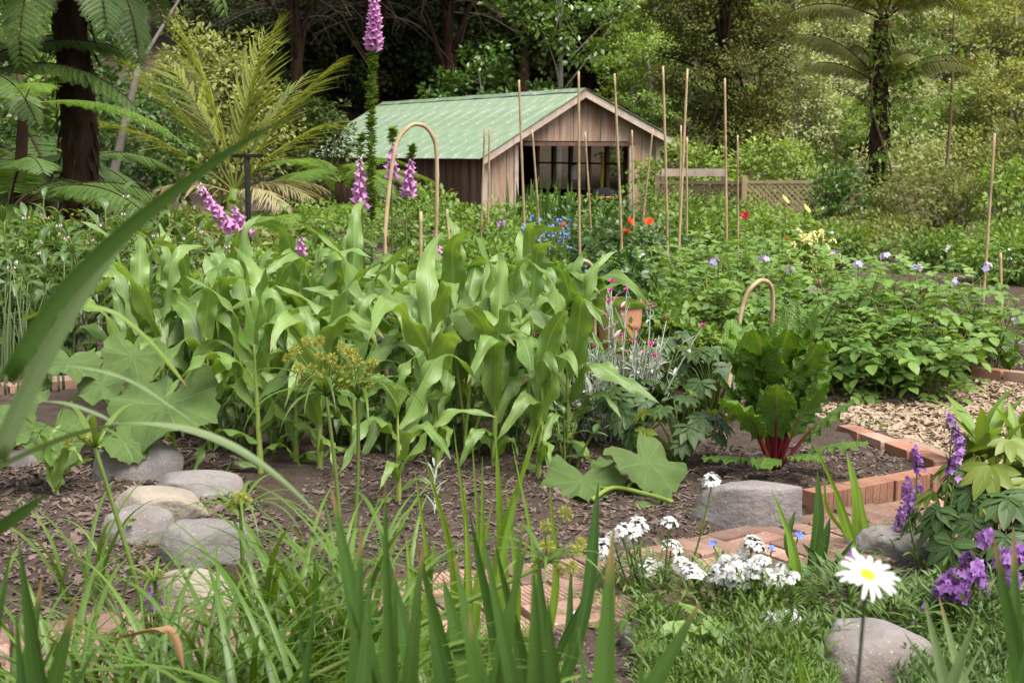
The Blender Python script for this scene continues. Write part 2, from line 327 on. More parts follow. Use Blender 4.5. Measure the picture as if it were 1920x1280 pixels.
def roofmat():
    k = NT('green_roof_paint'); v = k.n('ShaderNodeTexCoord').outputs['Object']
    c = k.mix(k.ramp(k.noise(1.3, v, 4), .3, .7), (.110, .172, .098), (.148, .215, .126))
    mp = k.n('ShaderNodeMapping'); mp.inputs['Scale'].default_value = (.7, 2.6, 2.6); k.l(v, mp.inputs[0])
    c = k.mix(k.math('MULTIPLY', k.ramp(k.noise(1.1, mp.outputs[0], 5, .7), .50, .64), .7), c, (.27, .28, .26))
    c = k.mix(k.math('MULTIPLY', k.ramp(k.noise(2.3, mp.outputs[0], 5, .7), .61, .67), .7), c, (.22, .15, .10))
    c = k.mix(k.ramp(k.noise(6.5, v, 4, .7), .62, .66), c, (.42, .43, .38))
    return k.fin(k.pbr(c, .6, .35, k.bump(k.noise(30, v, 3), .2, .004)))
M['roof'] = roofmat()
def panemat():
    k = NT('ribbed_clear_sheet'); gl = k.n('ShaderNodeBsdfGlossy'); gl.inputs['Roughness'].default_value = .12; gl.inputs[0].default_value = (.8, .8, .8, 1)
    tp = k.n('ShaderNodeBsdfTransparent'); tp.inputs[0].default_value = (.70, .74, .70, 1)
    ms = k.n('ShaderNodeMixShader'); ms.inputs[0].default_value = .10; k.l(tp.outputs[0], ms.inputs[1]); k.l(gl.outputs[0], ms.inputs[2])
    return k.fin(ms.outputs[0])
M['pane'] = panemat()

# ---------------------------------------------------------------- the lie of the land
def seg_chain(P, n=60):                        # smooth line through the points
    P = np.asarray(P, float); t = np.linspace(0, len(P) - 1, n); i = np.clip(t.astype(int), 0, len(P) - 2); f = (t - i)[:, None]
    Q = np.concatenate([[2 * P[0] - P[1]], P, [2 * P[-1] - P[-2]]])
    a, b, c, d = Q[i], Q[i + 1], Q[i + 2], Q[i + 3]
    return .5 * (2 * b + (c - a) * f + (2 * a - 5 * b + 4 * c - d) * f ** 2 + (3 * b - a - 3 * c + d) * f ** 3)
def resample(P, step):
    s = np.concatenate([[0], np.cumsum(np.linalg.norm(np.diff(P, axis=0), axis=1))]); q = np.arange(0, s[-1], step)
    return np.stack([np.interp(q, s, P[:, i]) for i in range(P.shape[1])], 1)
PW = .36                                       # half the width of the brick path
far_edge = [gp(-1000, 1262)[:2], gp(-330, 1213)[:2], gp(0, 1180)[:2], gp(560, 1118)[:2], gp(1127, 1046)[:2], gp(1516, 972)[:2], gp(1790, 930)[:2], gp(2100, 884)[:2], gp(2500, 833)[:2]]
fe = seg_chain(far_edge, 220)
tn = nrm(np.gradient(fe, axis=0)); PATH = resample(fe - np.stack([-tn[:, 1], tn[:, 0]], 1) * PW, .02)
def dist_path(x, y, P=PATH[::4]):
    x = np.asarray(x, float); d = np.full(x.shape, 1e9)
    for p in P: d = np.minimum(d, (x - p[0]) ** 2 + (y - p[1]) ** 2)
    return np.sqrt(d)
def in_poly(x, y, poly):
    r = np.zeros(np.shape(x), bool); n = len(poly)
    for i in range(n):
        (x1, y1), (x2, y2) = poly[i][:2], poly[(i + 1) % n][:2]
        c = ((y1 > y) != (y2 > y)) & (x < (x2 - x1) * (y - y1) / (y2 - y1 + 1e-12) + x1); r ^= c
    return r
CHIP = [gp(*p) for p in ((1500, 800), (1545, 735), (1760, 722), (2450, 735), (2420, 815), (2050, 876), (1830, 893), (1655, 822))]
def gh(x, y):
    x, y = np.asarray(x, float), np.asarray(y, float)
    z = .04 + .05 * (vn(x, y, 1.7, 1) - .5) + .035 * (vn(x, y, 6, 2) - .5) + .022 * (vn(x, y, 17, 3) - .5)
    near = (np.abs(x) < 6) & (y < 12)
    if np.any(near):
        d = dist_path(x, y); z = np.where(d < PW + .12, np.minimum(z, -.035 + np.clip((d - PW + .0) / .12, 0, 1) * .08), z)
        z = np.where(in_poly(x, y, CHIP), -.03, z)
    s = np.clip((y - 43 + .25 * np.abs(x) * 0) / 12, 0, 1)
    hill = s * s * np.maximum(y - 43, 0) * .40 * (1 + .25 * (vn(x, y, .03, 5) - .5))
    return z + np.minimum(hill, 90)
def g1(x, y): return float(gh(np.array([x]), np.array([y]))[0])
def gpt(px, py):
    p = gp(px, py); p[2] = g1(p[0], p[1]); return p
def atg(px, Y):                                # on the ground below a pixel column, Y metres away
    x = (px - 960) / FPX * Y * 1.0; return np.array([x, Y, g1(x, Y)])

xs = np.concatenate([np.linspace(-320, -40, 15), np.linspace(-36, -6, 31), np.arange(-5, 5, .06), np.linspace(5.2, 36, 31), np.linspace(40, 320, 15)])
ys = np.concatenate([np.linspace(-40, 2, 15), np.arange(2.2, 11, .06), np.arange(11, 46, .5), np.linspace(47, 140, 40), np.linspace(150, 420, 20)])
gx, gy = np.meshgrid(xs, ys); mb = MB()
mb.add(np.stack([gx, gy, gh(gx, gy)], -1).reshape(-1, 3), grid_faces(len(ys), len(xs)))
structure('ground', mb.mesh('ground', M['soil']))

def sheet(name, poly, z, mat, step=.07):       # a level sheet laid in an outline
    P = np.array(poly)[:, :2]; x0, y0 = P.min(0); x1, y1 = P.max(0)
    ax, ay = np.arange(x0, x1, step), np.arange(y0, y1, step); X, Y = np.meshgrid(ax, ay)
    F = grid_faces(len(ay), len(ax)); V = np.stack([X, Y, z + .02 * (vn(X, Y, 7, 9) - .5)], -1).reshape(-1, 3)
    keep = in_poly(V[:, 0], V[:, 1], P); F = F[keep[F].all(1)]
    m = MB(); m.add(V, F); return structure(name, m.mesh(name, mat))
sheet('wood_chip_path', CHIP, .02, M['chipbed'])

def chips(name, label, P, size, mat, cat='mulch', flat=.25):     # loose flakes
    n = len(P); D = rdir(n); D[:, 2] *= flat; N = rdir(n) * .45 + np.array([0, 0, 1.0]); X, Y, Z = frames(D, N)
    V = np.array([[-.5, -.16, 0], [.45, -.2, .03], [.55, .12, 0], [-.42, .2, .04], [-.3, 0, -.12], [.35, 0, -.12]], float)
    T = (V, [np.array([[0, 1, 2, 3]]), np.array([[0, 4, 5, 1], [2, 5, 4, 3]])], np.zeros((6, 2)))
    V, F, uv = inst(T, P, X, Y, Z, size * U(.4, 1.5, n)); m = MB(); m.add(V, F)
    o = obj(name, m.mesh(name, mat, False), kind='stuff'); return tag(o, label, cat)
def spread_on(poly, n, dz=.006, avoid=None):
    P = np.array([p[:2] for p in poly]); lo, hi = P.min(0), P.max(0); Q = U(lo, hi, (n * 3, 2)); Q = Q[in_poly(Q[:, 0], Q[:, 1], P)][:n]
    if avoid is not None: Q = Q[avoid(Q[:, 0], Q[:, 1])]
    return np.concatenate([Q, (gh(Q[:, 0], Q[:, 1]) + dz)[:, None]], 1)
pc = spread_on(CHIP, 15000, .0); pc[:, 2] = .028 + .02 * (vn(pc[:, 0], pc[:, 1], 7, 9) - .5)
chips('wood_chips', 'pale wood chips strewn over the path beside the potato bed', pc, .045, M['chip'])
offp = lambda x, y: (dist_path(x, y) > PW + .05) & ~in_poly(x, y, CHIP)
pm = spread_on([gp(-700, 1240), gp(-600, 800), gp(420, 850), gp(620, 1120), gp(200, 1180)], 15000, .004, offp)
chips('mulch_lumps', 'larger bark lumps and twigs on the mulch at left', pm[::22] + (0, 0, .006), .055, M['litter'])
chips('bark_mulch', 'grey brown bark mulch around the stones at left', pm, .027, M['litter'])
pm = spread_on([gp(500, 1110), gp(600, 860), gp(1000, 830), gp(1500, 860), gp(1640, 850), gp(1800, 900), gp(1300, 1020), gp(1100, 1050)], 9000, .004, offp)
chips('soil_clods', 'clods and bark lumps on the soil in front of the corn', pm[::20] + (0, 0, .004), .04, M['litter'])
chips('soil_crumbs', 'dark soil crumbs and bark bits on the bed under the corn', pm, .022, M['litter'])
pm = spread_on([gp(700, 1400), gp(1130, 1150), gp(1700, 1060), gp(2100, 1000), gp(2700, 950), gp(2600, 1500)], 10000, .004, offp)
chips('bed_mulch', 'dark mulch on the flower bed at lower right', pm, .022, M['litter'])
pm = spread_on([gp(1100, 800), gp(1200, 640), gp(1950, 600), gp(2000, 730), gp(1540, 745)], 5000, .004, offp)
chips('straw_mulch', 'dry straw scraps under the potato plants', pm, .04, M['litter'])

# ---------------------------------------------------------------- bricks
def brick_mesh(L, Wd, H, mat, grooves=6, side=False, name='brick'):
    # wire-cut brick: grooves pressed across its upper face (or its long side)
    pts = [(-L / 2, 0), (-L / 2, H - .006), (-L / 2 + .006, H)]
    for i in range(grooves):
        c = -L / 2 + L * (i + 1) / (grooves + 1); g, gd = (.0016, .0025) if side else (.0030, .0030)
        pts += [(c - g, H), (c - g * .6, H - gd), (c + g * .6, H - gd), (c + g, H)]
    pts += [(L / 2 - .006, H), (L / 2, H - .006), (L / 2, 0)]
    P = np.array(pts); k = len(P)
    V = np.concatenate([np.stack([P[:, 0], np.full(k, -Wd / 2), P[:, 1]], 1), np.stack([P[:, 0], np.full(k, Wd / 2), P[:, 1]], 1)])
    if side: V = np.stack([V[:, 0], -V[:, 2] + H / 2 , V[:, 1] + Wd / 2], 1)
    i = np.arange(k); j = (i + 1) % k
    m = MB(); m.add(V, [np.stack([i, j, j + k, i + k], 1), np.arange(k)[None, ::-1], (np.arange(k) + k)[None]]); me = m.mesh(name, mat, False)
    me.validate(); return me
BR = [brick_mesh(.228, .109, .07, M['brick'], g) for g in (9, 10, 11)]
BO = [brick_mesh(.235, .10, .11, M['brickor'], g, True) for g in (4, 6, 7)]
BF = [brick_mesh(.228, .108, .07, M['brickor'], 0), brick_mesh(.228, .108, .07, M['brick'], 0)]
pbase = MB(); tp = nrm(np.gradient(PATH, axis=0)); npv = np.stack([-tp[:, 1], tp[:, 0]], 1); k9 = np.arange(0, len(PATH), 5)
pbase.add(np.concatenate([np.stack([PATH[k9, 0] + npv[k9, 0] * w, PATH[k9, 1] + npv[k9, 1] * w, np.full(len(k9), -.012)], 1) for w in (-PW - .02, PW + .02)]).reshape(2, -1, 3).transpose(1, 0, 2).reshape(-1, 3), grid_faces(len(k9), 2))
path = structure('brick_path', pbase.mesh('brick_path', M['soil']))
step = .236
for i in range(int(len(PATH) * .02 / step)):
    c = PATH[min(int((i + .5) * step / .02), len(PATH) - 1)]; q = min(int((i + .5) * step / .02), len(PATH) - 1); ang = math.atan2(tp[q, 1], tp[q, 0])
    for j in range(3):
        for e in (-1, 1):
            al = (i + j) % 2
            lx, ly = ((0, e * .059) if al else (e * .059, 0)); ly += (j - 1) * step
            a = ang + (0 if al else R(90)) + U(-.025, .025)
            p = c + np.array([math.cos(ang) * lx - math.sin(ang) * ly, math.sin(ang) * lx + math.cos(ang) * ly])
            obj('brick', BR[rng.integers(3)], path, (p[0], p[1], -.045 + U(-.010, .007)), (U(-.035, .035), U(-.035, .035), a + U(-.03, .03)))
def brick_row(name, label, a, b, meshes, z, gap=.012, L=.235, rz=0, cat='edging', drop=0):
    a, b = np.asarray(a, float)[:2], np.asarray(b, float)[:2]; d = nrm(b - a); n = int(np.linalg.norm(b - a) / (L + gap)); an = math.atan2(d[1], d[0])
    t = thing(name, label, cat, (a[0], a[1], z), an)
    for i in range(n):
        obj('brick', meshes[rng.integers(len(meshes))], t, ((i + .5) * (L + gap), U(-.006, .006), U(-.006, .004)), (U(-.03, .03), U(-.02, .02), rz + U(-.03, .03)))
    return t
c0, c1 = gp(1522, 972), gp(1806, 918)
brick_row('brick_edging', 'raised row of orange bricks between the long grey rock and the bed corner', c0 + (0, .07, 0), c1 + (0, .07, 0), BO, .0)
c2 = gp(1560, 818)
brick_row('brick_edging', 'raised row of worn bricks running back beside the wood chips behind the chard', c1 + (-.03, .2, 0), c2, BF, .03)
brick_row('brick_edging', 'low outer row of pale bricks against the wood chip path', c1 + (.12, .26, 0), c2 + (.24, -.1, 0), BF[1:], -.01)
brick_row('brick_edging', 'low brick row edging the bed at the right edge beyond the wood chips', gp(1825, 712), gp(2060, 742), BF, .03)
brick_row('brick_edging', 'far brick row behind the potato flowers at right', atg(1690, 15.6), atg(1850, 15.0), BF, .05)
for q, (w, off) in enumerate((('nearer', 0), ('further', .13))):
    brick_row('brick_edging', f'{w} of two flat brick rows by the pumpkin leaves at the left edge', gp(-60, 757) + (0, off, 0), gp(235, 728) + (0, off, 0), BF[1:], .03)

# ---------------------------------------------------------------- stones
def n3(V, s, sc):
    r = np.zeros(len(V)); g = np.random.default_rng(s)
    for o in range(5):
        for _ in range(3):
            k = g.normal(size=3) * sc * 1.8 ** o; r += np.sin(V @ k + g.uniform(0, 6.28)) * .5 ** o
    return r / 3
def stone(label, px, py, wpx, hpx, mat, seed, dep=.8, rz=0.0, boxy=.0):
    b = gp(px, py); w = wpx / FPX * b[1]; h = hpx / FPX * b[1] * 1.15; d = w * dep
    bm = bmesh.new(); bmesh.ops.create_icosphere(bm, subdivisions=4, radius=1.0)
    V = np.array([v.co for v in bm.verts]); F = np.array([[v.index for v in f.verts] for f in bm.faces]); bm.free()
    if boxy: V = np.sign(V) * np.abs(V) ** (1 - boxy); 
    V = V * (1 + .13 * n3(V, seed, 1.1) + .03 * n3(V, seed + 5, 3.2))[:, None]
    g_ = np.random.default_rng(seed + 50)
    for _ in range(8):
        nn = nrm(g_.normal(size=3) * [1, 1, .5]); V = V - np.maximum(V @ nn - g_.uniform(.72, .92), 0)[:, None] * nn * .88
    V = V * (1 + .02 * n3(V, seed + 9, 5))[:, None]
    V[:, 2] = np.where(V[:, 2] > .55, .55 + (V[:, 2] - .55) * .35, V[:, 2])       # worn flat on top
    V[:, 2] = np.where(V[:, 2] < -.5, -.5 + (V[:, 2] + .5) * .2, V[:, 2])
    lo, hi = V.min(0), V.max(0); V = (V - (lo + hi) / 2) / (hi - lo); V[:, 2] += .5
    V = V * np.array([w, d, h + .05])
    m = MB(); m.add(V, F)
    tag(obj('stone', m.mesh('stone', mat), None, (b[0], b[1] + d * .42, -.03 - .16 * h), (U(-.06, .06), U(-.06, .06), rz)), label, 'stone')
stone('large flat grey stone at the back of the left pile beside the pumpkin leaf', 248, 925, 178, 84, M['rock'], 3)
stone('slate grey stone right of the pile nearest the corn stalks', 355, 955, 190, 56, M['rock'], 4, .7)
stone('cream coloured long stone in the middle of the left pile', 283, 993, 206, 66, M['rockpale'], 5, .55, -.1)
stone('dark wedge shaped grey stone in front of the cream stone', 247, 1042, 148, 76, M['rock'], 6, .8, .2)
stone('big rounded grey stone at the right front of the left pile', 380, 1092, 190, 100, M['rock'], 17, .85)
stone('pale flat stone nearest the brick path in the left pile', 345, 1150, 175, 60, M['rockpale'], 8, .7)
stone('small stone at the left edge under the pumpkin leaves', 40, 893, 100, 40, M['rock'], 9)
stone('long blunt grey rock set at the end of the raised brick edging', 1407, 996, 222, 80, M['rock'], 10, .5, .12, .45)
stone('grey boulder at the bottom right behind the daisy stem', 1655, 1310, 245, 105, M['rock'], 11, .9)
stone('grey stone beside the path behind the daisy flower', 1680, 1060, 150, 52, M['rock'], 12)
stone('round fist sized stone among the white flowers at bottom centre', 1197, 1240, 64, 58, M['rock'], 13, 1.0)
# ================================================================ the shed
SH = np.array([(907 - 960) / FPX * 33, 33.0, 0.02]); SW, SL, RX = 4.87, 10.6, 2.55
shed = thing('garden_shed', 'weathered timber shed with faded green corrugated roof and open gable front', 'shed', SH, R(30))
def wz(x): return 1.54 + .566 * (x + .1) if x < RX else 3.04 - .439 * (x - RX)      # underside of the roof
def sworld(x, y, z): c, s = math.cos(R(30)), math.sin(R(30)); return SH + np.array([x * c - y * s, x * s + y * c, z])
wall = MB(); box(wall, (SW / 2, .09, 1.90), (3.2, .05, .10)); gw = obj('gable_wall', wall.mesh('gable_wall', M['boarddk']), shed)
OX0, OX1, OZ = .88, 4.02, 1.735
x = 0.0; i = 0
while x < SW - .02:
    w = min(U(.17, .215), SW - x); pr = .022 if i % 2 else 0; z0 = 0 if (x + w < OX0 + .02 or x > OX1 - .02) else OZ + .1
    za, zb = wz(x) - .02, wz(x + w) - .02
    if x < RX < x + w: zm = max(za, zb)
    b = MB(); y0, y1 = -.025 - pr, .02 - pr; x1 = x + w + (.02 if i % 2 else -.006); xa = x - (.02 if i % 2 else -.006)
    V = [(xa, y0, z0), (x1, y0, z0), (x1, y0, zb), (xa, y0, za), (xa, y1, z0), (x1, y1, z0), (x1, y1, zb), (xa, y1, za)]
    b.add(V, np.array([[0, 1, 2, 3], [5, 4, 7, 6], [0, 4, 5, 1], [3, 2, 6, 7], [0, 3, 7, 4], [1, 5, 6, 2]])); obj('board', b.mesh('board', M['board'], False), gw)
    x += w; i += 1
def wall_run(name, x, y0, y1, z0, z1, mat, out, w0=.2, key='board'):
    m = MB(); box(m, (x + out * .06, (y0 + y1) / 2, z1 - .06), (.07, y1 - y0, .1)); p = obj(name, m.mesh(name, M['boarddk']), shed)
    n = int(round((y1 - y0) / w0)); w = (y1 - y0) / n; me = []
    for pr in (0, 1):
        b = MB(); box(b, (0, 0, 0), (.03, w + (.03 if pr else -.012), z1 - z0)); me.append(b.mesh('board', mat, False))
    for i in range(n): obj(key, me[i % 2], p, (x - out * (.0 + .024 * (i % 2)), y0 + (i + .5) * w, (z0 + z1) / 2 + U(-.01, .01)))
    return p
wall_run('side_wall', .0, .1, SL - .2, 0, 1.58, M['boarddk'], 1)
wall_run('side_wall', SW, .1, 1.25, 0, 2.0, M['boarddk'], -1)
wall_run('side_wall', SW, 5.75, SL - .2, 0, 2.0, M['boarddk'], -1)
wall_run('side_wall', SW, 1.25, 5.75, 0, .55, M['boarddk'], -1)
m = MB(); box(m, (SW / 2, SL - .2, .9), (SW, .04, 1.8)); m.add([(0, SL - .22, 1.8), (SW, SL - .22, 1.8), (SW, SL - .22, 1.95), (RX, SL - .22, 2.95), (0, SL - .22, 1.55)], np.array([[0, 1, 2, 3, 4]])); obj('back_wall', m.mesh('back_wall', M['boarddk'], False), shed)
def part_box(name, c, s, mat, parent=shed, **k):
    m = MB(); box(m, (0, 0, 0), s); return obj(name, m.mesh(name, mat, False), parent, c, **k)
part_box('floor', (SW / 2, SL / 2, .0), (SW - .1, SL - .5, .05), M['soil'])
for nm, c, s in (('door_post', (OX0 - .05, -.065, OZ / 2), (.10, .05, OZ)), ('door_post', (OX1 + .06, -.065, OZ / 2), (.14, .05, OZ))): part_box(nm, c, s, M['trim'])
part_box('lintel', ((OX0 + OX1) / 2, -.055, OZ + .03), (OX1 - OX0 + .3, .06, .09), M['boarddk'])
part_box('corner_board', (.0, -.07, .76), (.13, .03, 1.5), M['trim']); part_box('corner_board', (SW, -.07, .98), (.13, .03, 1.94), M['trim'])
# barge boards and rafters along the gable
for (xa, za, xb, zb) in ((-.2, wz(-.2), RX, 3.04), (RX, 3.04, SW + .45, wz(SW + .45))):
    b = MB(); V = [(xa, -.38, za - .19), (xb, -.38, zb - .19), (xb, -.38, zb - .01), (xa, -.38, za - .01)]; V += [(a, -.345, c) for a, _, c in V]
    b.add(V, np.array([[0, 1, 2, 3], [5, 4, 7, 6], [0, 4, 5, 1], [3, 2, 6, 7], [0, 3, 7, 4], [1, 5, 6, 2]])); obj('barge_board', b.mesh('barge_board', M['trim'], False), shed)
def roof_side(xa, za, xb, zb):
    ln = .80; n = 72; y = np.linspace(0, ln, n); t = np.linspace(0, 1, 5); m = MB()
    nv = nrm(np.array([-(zb - za), 0, xb - xa])) ; nv = nv if nv[2] > 0 else -nv
    P = np.array([xa, 0, za]) + t[:, None, None] * np.array([xb - xa, 0, zb - za]) + y[None, :, None] * np.array([0, 1, 0]) + (np.sin(y / .0762 * 6.2832) * .011)[None, :, None] * nv
    m.add(P.reshape(-1, 3), grid_faces(5, n)); return m.mesh('roof_sheet', M['roof']), nv
rf = MB(); box(rf, (RX, SL / 2, 2.98), (.06, SL, .08)); roof = obj('roof', rf.mesh('roof', M['boarddk'], False), shed)
for (xa, xb) in ((-.32, RX + .01), (SW + .48, RX - .01)):
    za = wz(xa); me, nv = roof_side(xa, za + .012, xb, 3.055); k = 0; y = -.42
    while y < SL - .1:
        o = obj('roof_sheet', me, roof, tuple(np.array([0, y, 0]) + nv * (.003 * (k % 2)))); y += .7622; k += 1
b = MB(); yy = np.linspace(-.43, SL + .3, 12)
V = np.concatenate([np.stack([np.full(12, xx), yy, np.full(12, zz) + .006 * np.sin(yy * 3)], 1) for xx, zz in ((RX - .17, 2.985), (RX - .04, 3.078), (RX + .04, 3.078), (RX + .17, 3.0))]).reshape(4, 12, 3).transpose(1, 0, 2).reshape(-1, 3)
b.add(V, grid_faces(12, 4)); obj('ridge_cap', b.mesh('ridge_cap', M['roof'], False), roof)
# the glazed side seen through the opening
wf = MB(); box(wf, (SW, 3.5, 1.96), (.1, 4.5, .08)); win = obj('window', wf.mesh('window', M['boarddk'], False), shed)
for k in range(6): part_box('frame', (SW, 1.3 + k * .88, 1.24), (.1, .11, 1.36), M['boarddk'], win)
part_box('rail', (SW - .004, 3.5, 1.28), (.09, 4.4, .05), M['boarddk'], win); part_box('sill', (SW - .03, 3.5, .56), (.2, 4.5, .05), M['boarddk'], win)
for k in range(5):
    for z0, z1 in ((.6, 1.25), (1.31, 1.9)):
        yy = np.linspace(1.36 + k * .88, 2.12 + k * .88, 40); m = MB(); xx = SW + .02 + .006 * np.sin(yy * 6.283 / .076)
        m.add(np.concatenate([np.stack([xx, yy, np.full(40, z)], 1) for z in (z0, z1)]), grid_faces(2, 40)); obj('pane', m.mesh('pane', M['pane']), win)
lv = sworld(3.95, 2.35, 0)
p0 = at(1128, 365, 36.2); m = MB(); box(m, (0, 0, .48), (.075, .035, .96)); lvl = obj('spirit_level', m.mesh('spirit_level', M['yellowplastic'], False), None, (p0[0], 36.2, .55), (0, .02, R(30)))
tag(lvl, 'long yellow spirit level standing upright inside the shed opening', 'tool')
for z in (.2, .48, .76): mm = MB(); box(mm, (0, 0, z), (.079, .02, .07)); obj('vial', mm.mesh('vial', M['black'], False), lvl)
def lathe(prof, n=20):
    P = np.array(prof); a = np.linspace(0, 6.2832, n, endpoint=False)
    V = np.stack([P[:, 0:1] * np.cos(a), P[:, 0:1] * np.sin(a), np.broadcast_to(P[:, 1:2], (len(P), n))], -1).reshape(-1, 3); return V, [grid_faces(len(P), n, 0, True)], np.zeros((len(V), 2))
p1 = at(1077, 325, 36.6)
bt = thing('plastic_bottle', 'white plastic bottle hanging inside the shed opening', 'bottle', (p1[0], 36.6, p1[2] - .16))
m = MB(); m.add(*lathe([(.001, 0), (.1, 0), (.105, .03), (.105, .27), (.08, .34), (.04, .37)])); obj('body', m.mesh('body', M['whiteplastic']), bt)
m = MB(); m.add(*lathe([(.04, .36), (.042, .43), (.001, .43)])); obj('cap', m.mesh('cap', M['black']), bt)
p2 = at(1132, 395, 33.6)
bb = thing('kettle_barbecue', 'black round kettle barbecue with a red rim in the shed opening', 'barbecue', (p2[0], 33.6, .02))
m = MB(); m.add(*lathe([(.001, .30), (.15, .31), (.27, .38), (.33, .5)], 24)); obj('bowl', m.mesh('bowl', M['black']), bb)
m = MB(); m.add(*lathe([(.33, .505), (.345, .51), (.345, .545), (.32, .55)], 24)); obj('rim', m.mesh('rim', M['redplastic']), bb)
m = MB(); m.add(*lathe([(.335, .55), (.31, .64), (.2, .72), (.05, .75), (.001, .75)], 24)); obj('lid', m.mesh('lid', M['black']), bb)
for a in (.3, 2.4, 4.5): m = MB(); m.add(*tube([(.12 * math.cos(a), .12 * math.sin(a), .36), (.24 * math.cos(a), .24 * math.sin(a), 0)], .015, 6)); obj('leg', m.mesh('leg', M['black']), bb)

# ================================================================ fence
def lattice(label, xa, xb, z0, z1, Y, mat, post=True):
    p = np.array([xa, Y, 0]); t = thing('lattice_fence', label, 'fence', p, 0.0); Wd, H = xb - xa, z1 - z0; sp = .125
    for dr in (1, -1):
        for k in range(int((Wd + H) / sp)):
            c = -H + (k + .5) * sp if dr > 0 else (k + .5) * sp                # x at the bottom
            pts = []
            a, b = (c, 0.0), (c + dr * H, H)
            t0, t1 = 0.0, 1.0
            dx = b[0] - a[0]
            lo, hi = sorted(((0 - a[0]) / dx, (Wd - a[0]) / dx)); t0, t1 = max(t0, lo), min(t1, hi)
            if t1 - t0 < .06: continue
            q0 = np.array([a[0] + dx * t0, 0, z0 + H * t0]); q1 = np.array([a[0] + dx * t1, 0, z0 + H * t1]); L = np.linalg.norm(q1 - q0)
            m = MB(); box(m, (0, 0, 0), (L, .008, .042)); obj('slat', m.mesh('slat', mat, False), t, tuple((q0 + q1) / 2 + (0, .006 * dr, 0)), (0, -math.atan2(H, dx), 0))
    for z in (z0 - .02, z1 + .02): part_box('rail', (Wd / 2, -.004, z), (Wd + .04, .05, .07), mat, t)
    if post:
        for xx in (-.07, Wd + .07): part_box('post', (xx, 0, (z1 + .16) / 2), (.11, .11, z1 + .16), mat, t)
    return t
YF = 31.0
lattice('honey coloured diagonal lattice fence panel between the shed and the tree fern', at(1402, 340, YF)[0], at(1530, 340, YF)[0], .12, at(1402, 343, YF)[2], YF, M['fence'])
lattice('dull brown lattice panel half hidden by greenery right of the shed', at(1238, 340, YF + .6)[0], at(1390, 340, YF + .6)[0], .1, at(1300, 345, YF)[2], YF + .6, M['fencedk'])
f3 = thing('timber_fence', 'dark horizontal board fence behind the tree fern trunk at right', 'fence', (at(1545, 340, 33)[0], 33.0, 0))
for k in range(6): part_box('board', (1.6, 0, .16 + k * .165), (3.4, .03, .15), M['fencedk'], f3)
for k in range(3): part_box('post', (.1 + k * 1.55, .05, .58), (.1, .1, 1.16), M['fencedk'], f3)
f4 = thing('pergola', 'grey timber beam on posts above the fence right of the shed', 'pergola', (at(1300, 325, 32.2)[0], 32.2, 0))
part_box('beam', (0, 0, 1.14), (1.45, .1, .17), M['trim'], f4)
for s in (-1, 1): part_box('post', (s * .68, 0, .53), (.1, .09, 1.06), M['fencedk'], f4)
cl = thing('clothes_line', 'thin pale clothes line strung across behind the tree fern', 'clothesline', (0, 36, 0))
pa, pb, pc_ = at(1420, 326, 36), at(1640, 313, 36), at(1800, 305, 36)
for q, (a, b) in enumerate(((pa, pb), (pb, pc_))):
    tt = np.linspace(0, 1, 9)[:, None]; P = a + (b - a) * tt; P[:, 2] -= .03 * np.sin(tt[:, 0] * math.pi); m = MB(); m.add(*tube(P - (0, 36, 0), .008, 5)); obj('wire', m.mesh('wire', M['wire']), cl)
for a in (pa, pc_): m = MB(); m.add(*tube([(a[0], 0, 0), (a[0], 0, a[2] + .03)], .03, 6)); obj('post', m.mesh('post', M['greybark']), cl)

# ================================================================ trees
def leaf_cloud(C, rad, n, T, size, out=None, up=.6, droop=.15, squash=.75):     # C cluster centres
    k = len(C); P = np.repeat(C, n, 0); d = rdir(k * n) * (U(0, 1, (k * n, 1)) ** .45); d[:, 2] *= squash
    P = P + d * np.repeat(np.broadcast_to(rad, (k,)), n)[:, None]
    o = np.repeat(out if out is not None else rdir(k), n, 0)
    D = o * .35 + nrm(d) * .6 + rdir(k * n) * .55 + np.array([0, 0, -droop]); N = np.array([0, 0, up]) + o * .4 + rdir(k * n) * .5
    X, Y, Z = frames(D, N); return inst(T, P, X, Y, Z, size * U(.65, 1.3, k * n))
def ell_points(ells, n):
    vol = np.array([e[3] * e[4] * e[5] for e in ells]) ** .7; cnt = np.maximum((vol / vol.sum() * n).astype(int), 3); C, O = [], []
    for e, c in zip(ells, cnt):
        d = rdir(c); r = U(.5, 1.0, (c, 1)) ** .5 * (1 + .22 * np.sin(d[:, 0:1] * 5 + e[0] * 3) * np.sin(d[:, 2:3] * 6 + e[1]))
        C.append(np.array(e[:3]) + d * r * np.array(e[3:])); O.append(d)
    return np.concatenate(C), np.concatenate(O)
def crown_mesh(name, ells, ncl, per, rad, T, size, mat, **k):
    C, O = ell_points(ells, ncl); m = MB(); m.add(*leaf_cloud(C, rad * U(.7, 1.3, len(C)), per, T, size, O, **k)); return m.mesh(name, mat), C
def trunk_mesh(name, H, r, C, nl, mat, lean=(0, 0), wob=.15, z0=.35):
    t = np.linspace(0, 1, 9); P = np.stack([lean[0] * t + wob * np.sin(t * 4) * t, lean[1] * t + wob * np.cos(t * 3.3 + 1) * t, H * t], 1); m = MB(); m.add(*tube(P, r * (1.15 - .85 * t), 8))
    for i in (rng.choice(len(C), min(nl, len(C)), False) if nl else []):
        f = U(z0, .9); a = np.array([np.interp(f, t, P[:, j]) for j in range(3)]); b = C[i]; mid = (a + b) / 2 + rdir(1)[0] * .1 * np.linalg.norm(b - a)
        Q = seg_chain([a, mid, b], 7); rr = r * (1.15 - .85 * f) * .5; m.add(*tube(Q, np.linspace(rr, rr * .2, 7), 5))
    return m.mesh(name, mat)
